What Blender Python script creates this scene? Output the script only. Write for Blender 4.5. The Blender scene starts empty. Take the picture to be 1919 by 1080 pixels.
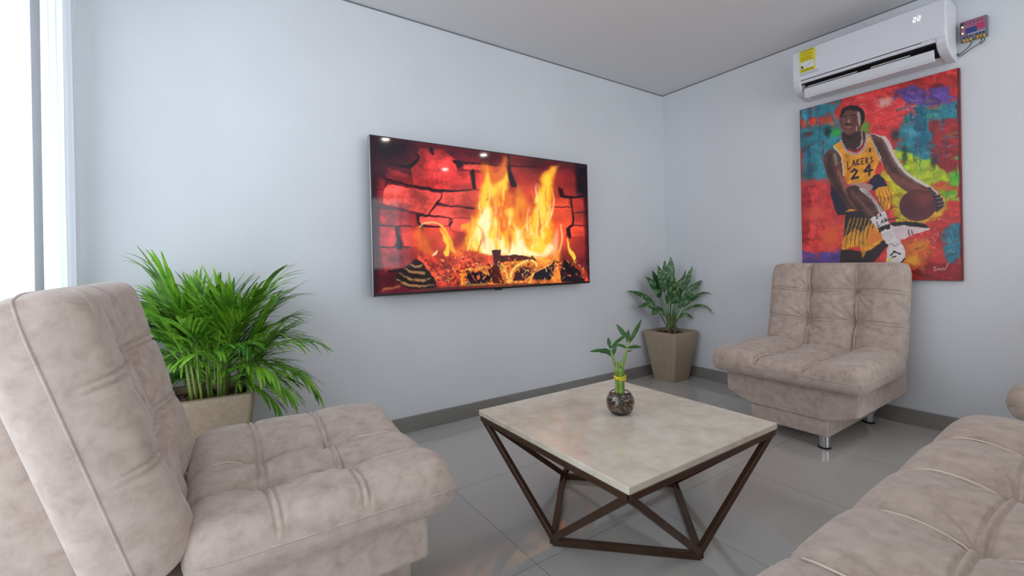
import bpy, bmesh, math, random
import numpy as np
from mathutils import Vector, Matrix

DAY, BACK, BULB = 64, 58, 1.2           # window daylight, added rear fill, each ceiling bulb (watts)
SU1, SU2, SU3 = (168, 149, 137), (198, 180, 168), (185, 167, 155)
TVR, TVROLL, AZ0 = 0, -.006, 2.075

S = bpy.context.scene
COL = S.collection
# ---------------- camera ----------------
F_PX, YAW, PITCH, ROLL = 841.06, .597, -.002, -.019
CAM = Vector((-3.452, -2.594, 1.005))
fw = Vector((math.sin(YAW)*math.cos(PITCH), math.cos(YAW)*math.cos(PITCH), math.sin(PITCH)))
rt = Vector((math.cos(YAW), -math.sin(YAW), 0)); up = rt.cross(fw)
r2 = rt*math.cos(ROLL)+up*math.sin(ROLL); u2 = -rt*math.sin(ROLL)+up*math.cos(ROLL)
cd = bpy.data.cameras.new('camera'); cam = bpy.data.objects.new('camera', cd); COL.objects.link(cam)
M = Matrix((r2, u2, -fw)).transposed().to_4x4(); M.translation = CAM; cam.matrix_world = M
cd.sensor_width = 36; cd.sensor_fit = 'HORIZONTAL'; cd.lens = 36*F_PX/1919; cd.shift_y = -45.2/1919; cd.clip_start = .02
S.camera = cam
# ---------------- world, daylight, exposure ----------------
w = bpy.data.worlds.new('sky'); S.world = w; w.use_nodes = True
w.node_tree.nodes['Background'].inputs[0].default_value = (.78, .88, 1, 1); w.node_tree.nodes['Background'].inputs[1].default_value = 2.2
S.view_settings.view_transform = 'Standard'; S.view_settings.look = 'None'; S.view_settings.gamma = 1
S.view_settings.use_curve_mapping = False; S.view_settings.exposure = .08
def area(name, loc, size, sy, energy, col, rot):
    l = bpy.data.lights.new(name, 'AREA'); l.shape = 'RECTANGLE'; l.size = size; l.size_y = sy; l.energy = energy; l.color = col
    o = bpy.data.objects.new(name, l); COL.objects.link(o); o.location = loc; o.rotation_euler = rot; return o
XL, YB, H = -3.98, -5.2, 2.5          # left wall, back wall, ceiling height
area('daylight', (XL-1.5, -1.4, 1.5), 3.2, 2.6, DAY, (.86, .93, 1), (0, -math.pi/2, 0))
area('fill_back', (-1.9, YB-.75, 1.4), 3.0, 2.2, BACK, (.88, .94, 1), (math.pi/2, 0, 0))  # unseen fill light added behind the room

# ---------------- helpers ----------------
def lin(c):
    c = np.asarray(c, float)/255.; return np.where(c <= .04045, c/12.92, ((c+.055)/1.055)**2.4)
def rgb(*c): return tuple(lin(c))+(1,)
def mat(name, col, rough=.5, metal=0, **k):
    m = bpy.data.materials.new(name); m.use_nodes = True; b = m.node_tree.nodes['Principled BSDF']
    b.inputs['Base Color'].default_value = rgb(*col); b.inputs['Roughness'].default_value = rough; b.inputs['Metallic'].default_value = metal
    for a, v in k.items(): b.inputs[a.replace('_', ' ')].default_value = v
    return m
def mottle(m, c1, c2, scale=6, detail=6, lo=.3, hi=.7, c3=None, bump=0, bscale=200, bdist=.001, stretch=(1, 1, 1), dist=0):
    nt = m.node_tree; N = nt.nodes; L = nt.links; b = N['Principled BSDF']
    tc = N.new('ShaderNodeTexCoord'); mp = N.new('ShaderNodeMapping'); mp.inputs['Scale'].default_value = stretch; L.new(tc.outputs['Object'], mp.inputs[0])
    n = N.new('ShaderNodeTexNoise'); n.inputs['Scale'].default_value = scale; n.inputs['Detail'].default_value = detail; n.inputs['Roughness'].default_value = .62; n.inputs['Distortion'].default_value = dist
    L.new(mp.outputs[0], n.inputs['Vector']); r = N.new('ShaderNodeValToRGB'); L.new(n.outputs[0], r.inputs[0])
    e = r.color_ramp.elements; e[0].position = lo; e[0].color = rgb(*c1); e[1].position = hi; e[1].color = rgb(*c2)
    if c3: x = e.new((lo+hi)/2); x.color = rgb(*c3)
    L.new(r.outputs[0], b.inputs['Base Color'])
    if bump:
        n2 = N.new('ShaderNodeTexNoise'); n2.inputs['Scale'].default_value = bscale; n2.inputs['Detail'].default_value = 3; L.new(tc.outputs['Object'], n2.inputs['Vector'])
        bp = N.new('ShaderNodeBump'); bp.inputs['Strength'].default_value = bump; bp.inputs['Distance'].default_value = bdist; L.new(n2.outputs[0], bp.inputs['Height']); L.new(bp.outputs[0], b.inputs['Normal'])
    return m
def link(name, me, m=None, parent=None, loc=None, smooth=False):
    o = bpy.data.objects.new(name, me); COL.objects.link(o)
    if m: me.materials.append(m)
    if parent: o.parent = parent
    if loc: o.location = loc
    if smooth: me.polygons.foreach_set('use_smooth', [True]*len(me.polygons))
    return o
def thing(name, label, cat, loc=(0, 0, 0), rz=0, group=None):
    o = bpy.data.objects.new(name, None); COL.objects.link(o); o.location = loc; o.rotation_euler = (0, 0, rz); o.empty_display_size = .05
    o['label'] = label; o['category'] = cat
    if group: o['group'] = group
    return o
def tag(o, label, cat, group=None):
    o['label'] = label; o['category'] = cat
    if group: o['group'] = group
    return o
def me_from(V, Fc, name='m'):
    me = bpy.data.meshes.new(name); me.from_pydata([tuple(map(float, v)) for v in V], [], [tuple(map(int, f)) for f in Fc]); me.update(); return me
def bm_me(bm, name='m'):
    bmesh.ops.recalc_face_normals(bm, faces=bm.faces); me = bpy.data.meshes.new(name); bm.to_mesh(me); bm.free(); return me
def box_bm(x0, x1, y0, y1, z0, z1, bev=0, seg=2, bm=None):
    nb = bmesh.new(); bmesh.ops.create_cube(nb, size=1)
    for v in nb.verts: v.co = Vector((x0+(v.co.x+.5)*(x1-x0), y0+(v.co.y+.5)*(y1-y0), z0+(v.co.z+.5)*(z1-z0)))
    if bev: bmesh.ops.bevel(nb, geom=nb.edges[:], offset=bev, segments=seg, affect='EDGES', profile=.5)
    if bm is None: return nb
    t = bpy.data.meshes.new('t'); nb.to_mesh(t); nb.free(); bm.from_mesh(t); bpy.data.meshes.remove(t); return bm
def box(name, x0, x1, y0, y1, z0, z1, m, parent=None, bev=0, seg=2): return link(name, bm_me(box_bm(x0, x1, y0, y1, z0, z1, bev, seg)), m, parent)
def struct(name, x0, x1, y0, y1, z0, z1, m, parent=None, bev=0):
    o = box(name, x0, x1, y0, y1, z0, z1, m, parent, bev)
    if not parent: o['kind'] = 'structure'
    return o
def bar_bm(p, q, a, b, upv=(0, 0, 1), bm=None, bev=.0015):
    """square tube from p to q, section a by b"""
    p = Vector(p); q = Vector(q); d = (q-p).normalized(); s = d.cross(Vector(upv)).normalized(); t = s.cross(d)
    nb = box_bm(-.5*a, .5*a, -.5*b, .5*b, 0, (q-p).length, bev, 1)
    R = Matrix((s, t, d)).transposed()
    for v in nb.verts: v.co = p+R @ v.co
    return nb
def tube_bm(pts, rad, n=10, bm=None, cap=True):
    bm = bm or bmesh.new(); pts = [Vector(p) for p in pts]; rad = rad if hasattr(rad, '__len__') else [rad]*len(pts); rings = []
    ref = Vector((0, 0, 1)) if abs((pts[-1]-pts[0]).normalized().z) < .9 else Vector((1, 0, 0))
    for i, p in enumerate(pts):
        d = (pts[min(i+1, len(pts)-1)]-pts[max(i-1, 0)]).normalized(); s = d.cross(ref).normalized(); t = s.cross(d)
        rings.append([bm.verts.new(p+(s*math.cos(2*math.pi*k/n)+t*math.sin(2*math.pi*k/n))*rad[i]) for k in range(n)])
    for a, b in zip(rings[:-1], rings[1:]):
        for k in range(n): bm.faces.new((a[k], a[(k+1) % n], b[(k+1) % n], b[k]))
    if cap: bm.faces.new(rings[0]); bm.faces.new(rings[-1])
    return bm
def lathe_bm(prof, n=32, bm=None):
    bm = bm or bmesh.new(); rings = []
    for r, z in prof:
        rings.append([bm.verts.new((0, 0, z))] if r < 1e-6 else [bm.verts.new((r*math.cos(2*math.pi*k/n), r*math.sin(2*math.pi*k/n), z)) for k in range(n)])
    for a, b in zip(rings[:-1], rings[1:]):
        for k in range(n):
            f = [a[k % len(a)], a[(k+1) % len(a)], b[(k+1) % len(b)], b[k % len(b)]]; f = list(dict.fromkeys(f))
            if len(f) > 2: bm.faces.new(f)
    return bm
def prism_bm(poly, y0, y1, bev=0, seg=2):
    """outline in x,z swept along y"""
    bm = bmesh.new(); a = [bm.verts.new((x, y0, z)) for x, z in poly]; b = [bm.verts.new((x, y1, z)) for x, z in poly]; n = len(poly)
    bm.faces.new(a); bm.faces.new(b[::-1])
    for i in range(n): bm.faces.new((a[i], b[i], b[(i+1) % n], a[(i+1) % n]))
    bmesh.ops.recalc_face_normals(bm, faces=bm.faces)
    if bev: bmesh.ops.bevel(bm, geom=bm.edges[:], offset=bev, segments=seg, affect='EDGES', profile=.5)
    return bm

# ---------------- materials ----------------
wall_m = mottle(mat('white_paint', (225, 226, 228), .75), (218, 219, 221), (225, 226, 228), 1.2, 2)
ceil_m = mat('ceiling_paint', (222, 220, 219), .8)
base_m = mottle(mat('skirting_tile', (150, 146, 142), .35), (132, 128, 123), (144, 140, 135), 3, 3)
grout_m = mat('grout', (120, 120, 120), .9)
dark_gap = mat('shadow_gap', (120, 122, 126), .9)
white_frame = mat('window_frame_paint', (205, 214, 222), .4)
suede = mottle(mat('suede', (180, 160, 150), .92), SU1, SU2, 26, 8, .3, .7, SU3, .5, 420, .0009, dist=.3)
suede.node_tree.nodes['Principled BSDF'].inputs['Sheen Weight'].default_value = .25
suede.node_tree.nodes['Principled BSDF'].inputs['Sheen Roughness'].default_value = .5
suede.node_tree.nodes['Principled BSDF'].inputs['Specular IOR Level'].default_value = .2
thread = mat('stitching_thread', (232, 218, 205), .8)
steel = mat('brushed_steel', (190, 190, 192), .28, 1)
rubber = mat('black_rubber', (20, 20, 22), .6)
bronze = mottle(mat('bronze_lacquer', (88, 64, 52), .38, .55), (82, 58, 46), (96, 70, 56), 14, 3)
marble = mottle(mat('cream_marble', (220, 208, 190), .12), (204, 190, 169), (226, 216, 200), 12, 12, .32, .68, (216, 205, 187), dist=.25)
marble.node_tree.nodes['Principled BSDF'].inputs['Specular IOR Level'].default_value = .35
pot_m = mottle(mat('stone_planter', (150, 132, 112), .75), (156, 137, 115), (174, 155, 132), 60, 4, bump=.4, bscale=300, bdist=.0015)
soil_m = mottle(mat('bark_mulch', (70, 48, 36), .95), (44, 30, 24), (120, 88, 70), 60, 4, .35, .65)
# floor
fl = mat('polished_porcelain', (190, 188, 184), .055); nt = fl.node_tree; N = nt.nodes; L = nt.links; b = N['Principled BSDF']
tc = N.new('ShaderNodeTexCoord'); mp = N.new('ShaderNodeMapping'); mp.inputs['Location'].default_value = (2.56, .795, 0); L.new(tc.outputs['Object'], mp.inputs[0])
br = N.new('ShaderNodeTexBrick'); br.offset = 0; br.inputs['Scale'].default_value = 1; br.inputs['Brick Width'].default_value = .6; br.inputs['Row Height'].default_value = .6; br.inputs['Mortar Size'].default_value = .0016
br.inputs['Color1'].default_value = rgb(188, 185, 179); br.inputs['Color2'].default_value = rgb(183, 180, 175); br.inputs['Mortar'].default_value = rgb(140, 138, 135); br.inputs['Mortar Smooth'].default_value = .2
L.new(mp.outputs[0], br.inputs['Vector']); L.new(br.outputs['Color'], b.inputs['Base Color']); b.inputs['Specular IOR Level'].default_value = .75

# ---------------- room ----------------
T = .15
struct('floor', XL-T, T, YB-T, T, -.1, 0, fl)
struct('ceiling', XL-T, T, YB-T, T, H, H+.1, ceil_m)
struct('wall_north', XL-T, T, 0, T, 0, H, wall_m)
struct('wall_east', 0, T, YB, 0, 0, H, wall_m)
WY0, WY1, WZ0, WZ1 = -2.5, -.24, .12, 2.32
def wall_with_hole(name, lo, hi, a0, a1, z0, z1, horizontal):
    bm = bmesh.new()
    def bx(p0, p1, q0, q1):
        if horizontal: box_bm(p0, p1, lo, hi, q0, q1, bm=bm)
        else: box_bm(lo, hi, p0, p1, q0, q1, bm=bm)
    A0, A1 = (XL-T, T) if horizontal else (YB, 0)
    bx(A0, a0, 0, H); bx(a1, A1, 0, H); bx(a0, a1, 0, z0); bx(a0, a1, z1, H)
    o = link(name, bm_me(bm), wall_m); o['kind'] = 'structure'; return o
wall_with_hole('wall_west', XL-T, XL, WY0, WY1, WZ0, WZ1, False)
wall_with_hole('wall_south', YB-T, YB, -3.4, -.4, .12, 2.2, True)
glass = mat('window_glass', (255, 255, 255), .0, 0, Transmission_Weight=1., IOR=1.45)
def win(name, a0, a1, z0, z1, c, horizontal, mull):
    r = bpy.data.objects.new(name, None); COL.objects.link(r); r['kind'] = 'structure'
    bm = bmesh.new()
    def bx(p0, p1, q0, q1, t=.03):
        if horizontal: box_bm(p0, p1, c-t, c+t, q0, q1, .004, 1, bm)
        else: box_bm(c-t, c+t, p0, p1, q0, q1, .004, 1, bm)
    bx(a0, a1, z0, z0+.05); bx(a0, a1, z1-.05, z1); bx(a0, a0+.05, z0, z1); bx(a1-.05, a1, z0, z1)
    for m_ in mull: bx(m_-.035, m_+.035, z0+.05, z1-.05)
    link('window_frame', bm_me(bm), white_frame, r)
    bm = bmesh.new()
    vs = [(p, q) for p, q in ((a0+.05, z0+.05), (a1-.05, z0+.05), (a1-.05, z1-.05), (a0+.05, z1-.05))]
    bm.faces.new([bm.verts.new((p, c, q) if horizontal else (c, p, q)) for p, q in vs]); 
    g = link('window_pane', bm_me(bm), pane_m, r); return r
pane_m = bpy.data.materials.new('clear_pane'); pane_m.use_nodes = True; nn = pane_m.node_tree.nodes; ll = pane_m.node_tree.links
tr = nn.new('ShaderNodeBsdfTransparent'); gl = nn.new('ShaderNodeBsdfGlossy'); gl.inputs['Roughness'].default_value = .02; mx = nn.new('ShaderNodeMixShader'); mx.inputs[0].default_value = .06
ll.new(tr.outputs[0], mx.inputs[1]); ll.new(gl.outputs[0], mx.inputs[2]); ll.new(mx.outputs[0], nn['Material Output'].inputs[0])
win('window_1', WY0, WY1, WZ0, WZ1, XL-.08, False, [-1.2, -2.05])
win('window_2', -3.4, -.4, .12, 2.2, YB-.08, True, [-2.4, -1.4])
# skirting with tile joints, and a thin dark strip coloured as the shadow gap under the ceiling
def skirting(name, x0, x1, y0, y1, horizontal, start):
    o = struct(name, x0, x1, y0, y1, 0, .092, base_m, bev=.002)
    bm = bmesh.new(); p = start; lo, hi = (x0, x1) if horizontal else (y0, y1)
    while p < hi:
        if p > lo:
            if horizontal: box_bm(p-.001, p+.001, y0-.0006, y0+.004, 0, .091, bm=bm)
            else: box_bm(x0-.0006, x0+.004, p-.001, p+.001, 0, .091, bm=bm)
        p += .6
    link('joint', bm_me(bm), grout_m, o)
skirting('baseboard_north', XL, 0, -.012, 0, True, -3.76+.6*0)
skirting('baseboard_east', -.012, 0, YB, -.012, False, -5.1)
struct('shade_strip_1', XL, 0, -.002, 0, H-.008, H, dark_gap); struct('shade_strip_2', -.002, 0, YB, -.002, H-.008, H, dark_gap)  # solid strips, shade of the ceiling joint put into their colour

# curtains
def curtain(name, label, y0, y1, x, amp, wl, z0, z1, m, seed):
    rg = random.Random(seed); n = int(abs(y1-y0)/.006)+2; nz = 16; V = []; Fc = []
    ph = [rg.uniform(0, 6.28) for _ in range(5)]
    for j in range(nz+1):
        z = z0+(z1-z0)*j/nz; k = 1-.35*j/nz
        for i in range(n):
            s = i/(n-1); y = y0+(y1-y0)*s
            d = math.sin(s*abs(y1-y0)/wl*6.283+ph[0]+.5*math.sin(s*9+ph[1]))+.35*math.sin(s*abs(y1-y0)/wl*14+ph[2]+z*.6)
            V.append((x+amp*k*d, y+.012*math.sin(z*1.7+ph[3]+s*5), z))
    for j in range(nz):
        for i in range(n-1): a = j*n+i; Fc.append((a, a+1, a+n+1, a+n))
    o = link(name, me_from(V, Fc), m, smooth=True); tag(o, label, 'curtain', 'sheer curtains at the window'); return o
cur = bpy.data.materials.new('sheer_voile'); cur.use_nodes = True; nn = cur.node_tree.nodes; ll = cur.node_tree.links; nn.remove(nn['Principled BSDF'])
a_ = nn.new('ShaderNodeBsdfDiffuse'); a_.inputs[0].default_value = (.9, .92, .95, 1); b_ = nn.new('ShaderNodeBsdfTranslucent'); b_.inputs[0].default_value = (.92, .94, .97, 1); c_ = nn.new('ShaderNodeBsdfTransparent')
m1 = nn.new('ShaderNodeMixShader'); m1.inputs[0].default_value = .6; m2 = nn.new('ShaderNodeMixShader'); m2.inputs[0].default_value = .35
ll.new(a_.outputs[0], m1.inputs[1]); ll.new(b_.outputs[0], m1.inputs[2]); ll.new(m1.outputs[0], m2.inputs[1]); ll.new(c_.outputs[0], m2.inputs[2]); ll.new(m2.outputs[0], nn['Material Output'].inputs[0])
curtain('curtain', 'white sheer curtain hanging nearest the wall corner, behind the palm', -.545, -.075, -3.885, .016, .1, .03, 2.44, cur, 1)
curtain('curtain', 'blown-out white sheer curtain at the left edge of the photo, before the window', -2.75, -.665, -3.885, .016, .13, .03, 2.44, cur, 2)

# ---------------- recessed ceiling lights ----------------
lamp_m = bpy.data.materials.new('lamp_lens'); lamp_m.use_nodes = True; e = lamp_m.node_tree.nodes['Principled BSDF']; e.inputs['Emission Color'].default_value = (1, .95, .88, 1); e.inputs['Emission Strength'].default_value = 70
trim_m = mat('lamp_trim', (235, 235, 235), .4)
LL = ['recessed ceiling light glinting at the top left corner of the television', 'recessed ceiling light over the far end of the room, lowest glint on the television', 'recessed ceiling light glinting at the upper middle of the television', 'added fill light recessed in the ceiling behind and left of the camera, near the curtain']
for i, (x, y) in enumerate([(-1.69, -2.81), (-.35, -4.0), (-.3, -2.9), (-3.2, -4.0)]):  # the last one is an added fill lamp, out of view
    t = thing('ceiling_light', LL[i], 'light', (x, y, H), 0, 'recessed ceiling lights')
    link('trim_ring', bm_me(lathe_bm([(.042, 0), (.06, 0), (.06, -.005), (.042, -.01), (.042, 0)], 32)), trim_m, t, smooth=False)
    link('lens', bm_me(lathe_bm([(0, -.004), (.041, -.004)], 32)), lamp_m, t)
    l = bpy.data.lights.new('bulb', 'AREA'); l.shape = 'DISK'; l.size = .08; l.energy = BULB; l.color = (1, .93, .84)
    o = bpy.data.objects.new('bulb', l); COL.objects.link(o); o.parent = t; o.location = (0, 0, -.014)

# ---- pictures shown on the screen and on the canvas (flat artwork, drawn as coloured shapes) ----
def vnoise(h, w, cell, seed, cy=None):
    rg = np.random.default_rng(seed); cy = cy or cell
    gh, gw = int(h/cy)+3, int(w/cell)+3
    g = rg.random((gh, gw)); y = np.arange(h)/cy; x = np.arange(w)/cell
    y0 = y.astype(int); x0 = x.astype(int); fy = (y-y0)[:, None]; fx = (x-x0)[None, :]
    fy = fy*fy*(3-2*fy); fx = fx*fx*(3-2*fx)
    a = g[y0][:, x0]; b = g[y0][:, x0+1]; c = g[y0+1][:, x0]; d = g[y0+1][:, x0+1]
    return (a*(1-fx)+b*fx)*(1-fy)+(c*(1-fx)+d*fx)*fy-0.5

def smooth_pts(P, n=6):
    P = np.array(P, float); N = len(P); o = []
    for i in range(N):
        p0, p1, p2, p3 = P[i-1], P[i], P[(i+1) % N], P[(i+2) % N]
        for k in range(n):
            t = k/n
            o.append(.5*((2*p1)+(p2-p0)*t+(2*p0-5*p1+4*p2-p3)*t*t+(3*p1-3*p2+p3-p0)*t**3))
    return np.array(o)

class Art:
    def __init__(s, x0, y0, x1, y1, sc, col):
        s.o = (x0, y0); s.sc = sc; s.w = int((x1-x0)*sc); s.h = int((y1-y0)*sc)
        s.a = np.zeros((s.h, s.w, 3)); s.a[:] = np.array(col)/255.
        s.t = (0, 0, 1); s.yy, s.xx = np.mgrid[0:s.h, 0:s.w].astype(float)
        s.wx = s.xx; s.wy = s.yy; s.n = 0
    def frame(s, ox, oy, k): s.t = (ox, oy, k)
    def warp(s, amp, cell, seed=3):
        s.wx = s.xx+amp*2*vnoise(s.h, s.w, cell, seed)+amp*vnoise(s.h, s.w, cell/2, seed+7)
        s.wy = s.yy+amp*2*vnoise(s.h, s.w, cell, seed+1)+amp*vnoise(s.h, s.w, cell/2, seed+9)
        if amp == 0: s.wx = s.xx; s.wy = s.yy
    def P(s, pts):
        p = np.array(pts, float); return np.stack([(s.t[0]+p[..., 0]*s.t[2]-s.o[0])*s.sc, (s.t[1]+p[..., 1]*s.t[2]-s.o[1])*s.sc], -1)
    def mix(s, m, col, tex, y0, y1, x0, x1):
        c = np.array(col, float)/255.
        reg = s.a[y0:y1, x0:x1]
        if tex:
            s.n += 1
            v = 1+tex*2*(1.1*vnoise(y1-y0, x1-x0, 30, s.n, 22)+.7*vnoise(y1-y0, x1-x0, 9, s.n+33)+.45*vnoise(y1-y0, x1-x0, 3.5, s.n+99))
            c = np.clip(c[None, None]*v[..., None], 0, 1)
        reg[:] = reg*(1-m[..., None])+c*m[..., None]
    def poly(s, pts, col, soft=.6, al=1., tex=0., sm=0):
        q = s.P(pts)
        if sm: q = smooth_pts(q, sm)
        pad = 4+soft*3+12
        x0 = max(0, int(q[:, 0].min()-pad)); x1 = min(s.w, int(q[:, 0].max()+pad)); y0 = max(0, int(q[:, 1].min()-pad)); y1 = min(s.h, int(q[:, 1].max()+pad))
        if x1 <= x0+1 or y1 <= y0+1: return
        X = s.wx[y0:y1, x0:x1]; Y = s.wy[y0:y1, x0:x1]
        ins = np.zeros(X.shape, bool); dist = np.full(X.shape, 1e9)
        for i in range(len(q)):
            a = q[i]; b = q[(i+1) % len(q)]
            if a[1] != b[1]:
                c = ((a[1] > Y) != (b[1] > Y)) & (X < (b[0]-a[0])*(Y-a[1])/(b[1]-a[1])+a[0])
                ins ^= c
            d = b-a; L = d@d+1e-9; t = np.clip(((X-a[0])*d[0]+(Y-a[1])*d[1])/L, 0, 1)
            dist = np.minimum(dist, (X-a[0]-t*d[0])**2+(Y-a[1]-t*d[1])**2)
        dist = np.sqrt(dist); sd = np.where(ins, dist, -dist)
        m = np.clip(sd/soft/2+.5, 0, 1); m = m*m*(3-2*m)*al
        s.mix(m, col, tex, y0, y1, x0, x1)
    def line(s, pts, w, col, soft=.6, al=1., tex=0.):
        q = s.P(pts); n = len(q); w = np.broadcast_to(np.array(w, float)*s.t[2]*s.sc/2, (n,)) if np.ndim(w) == 0 else np.array(w, float)*s.t[2]*s.sc/2
        if n > 2:
            e = np.vstack([2*q[0]-q[1], q, 2*q[-1]-q[-2]]); o = []; ww = []
            for i in range(n-1):
                p0, p1, p2, p3 = e[i:i+4]
                for k in range(5):
                    t = k/5; o.append(.5*((2*p1)+(p2-p0)*t+(2*p0-5*p1+4*p2-p3)*t*t+(3*p1-3*p2+p3-p0)*t**3)); ww.append(w[i]*(1-t)+w[i+1]*t)
            o.append(q[-1]); ww.append(w[-1]); q = np.array(o); w = np.array(ww)
        pad = w.max()+soft*2+14
        x0 = max(0, int(q[:, 0].min()-pad)); x1 = min(s.w, int(q[:, 0].max()+pad)); y0 = max(0, int(q[:, 1].min()-pad)); y1 = min(s.h, int(q[:, 1].max()+pad))
        if x1 <= x0+1 or y1 <= y0+1: return
        X = s.wx[y0:y1, x0:x1]; Y = s.wy[y0:y1, x0:x1]; best = np.full(X.shape, -1e9)
        for i in range(len(q)-1):
            a, b = q[i], q[i+1]; d = b-a; L = d@d+1e-9; t = np.clip(((X-a[0])*d[0]+(Y-a[1])*d[1])/L, 0, 1)
            r = np.sqrt((X-a[0]-t*d[0])**2+(Y-a[1]-t*d[1])**2); best = np.maximum(best, w[i]*(1-t)+w[i+1]*t-r)
        m = np.clip(best/soft/2+.5, 0, 1); m = m*m*(3-2*m)*al
        s.mix(m, col, tex, y0, y1, x0, x1)
    def blob(s, x, y, rx, ry, col, al=1., ang=0., hard=1.):
        q = s.P([(x, y)])[0]; k = s.t[2]*s.sc; rx *= k; ry *= k; R_ = 2.6*max(rx, ry)
        x0 = max(0, int(q[0]-R_)); x1 = min(s.w, int(q[0]+R_)); y0 = max(0, int(q[1]-R_)); y1 = min(s.h, int(q[1]+R_))
        if x1 <= x0+1 or y1 <= y0+1: return
        X = s.wx[y0:y1, x0:x1]-q[0]; Y = s.wy[y0:y1, x0:x1]-q[1]; c, n = math.cos(ang), math.sin(ang)
        r = ((X*c+Y*n)/rx)**2+((-X*n+Y*c)/ry)**2
        s.mix(np.exp(-r**hard)*al, col, 0, y0, y1, x0, x1)
    def sample(s, px):
        x = np.clip((px[:, 0]-s.o[0])*s.sc-.5, 0, s.w-1.001); y = np.clip((px[:, 1]-s.o[1])*s.sc-.5, 0, s.h-1.001)
        xi = x.astype(int); yi = y.astype(int); fx = (x-xi)[:, None]; fy = (y-yi)[:, None]; a = s.a
        return (a[yi, xi]*(1-fx)+a[yi, xi+1]*fx)*(1-fy)+(a[yi+1, xi]*(1-fx)+a[yi+1, xi+1]*fx)*fy

def homography(src, dst):
    A = []; b = []
    for (x, y), (u, v) in zip(src, dst):
        A.append([x, y, 1, 0, 0, 0, -u*x, -u*y]); b.append(u); A.append([0, 0, 0, x, y, 1, -v*x, -v*y]); b.append(v)
    h = np.linalg.solve(np.array(A, float), np.array(b, float)); return np.append(h, 1).reshape(3, 3)

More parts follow.
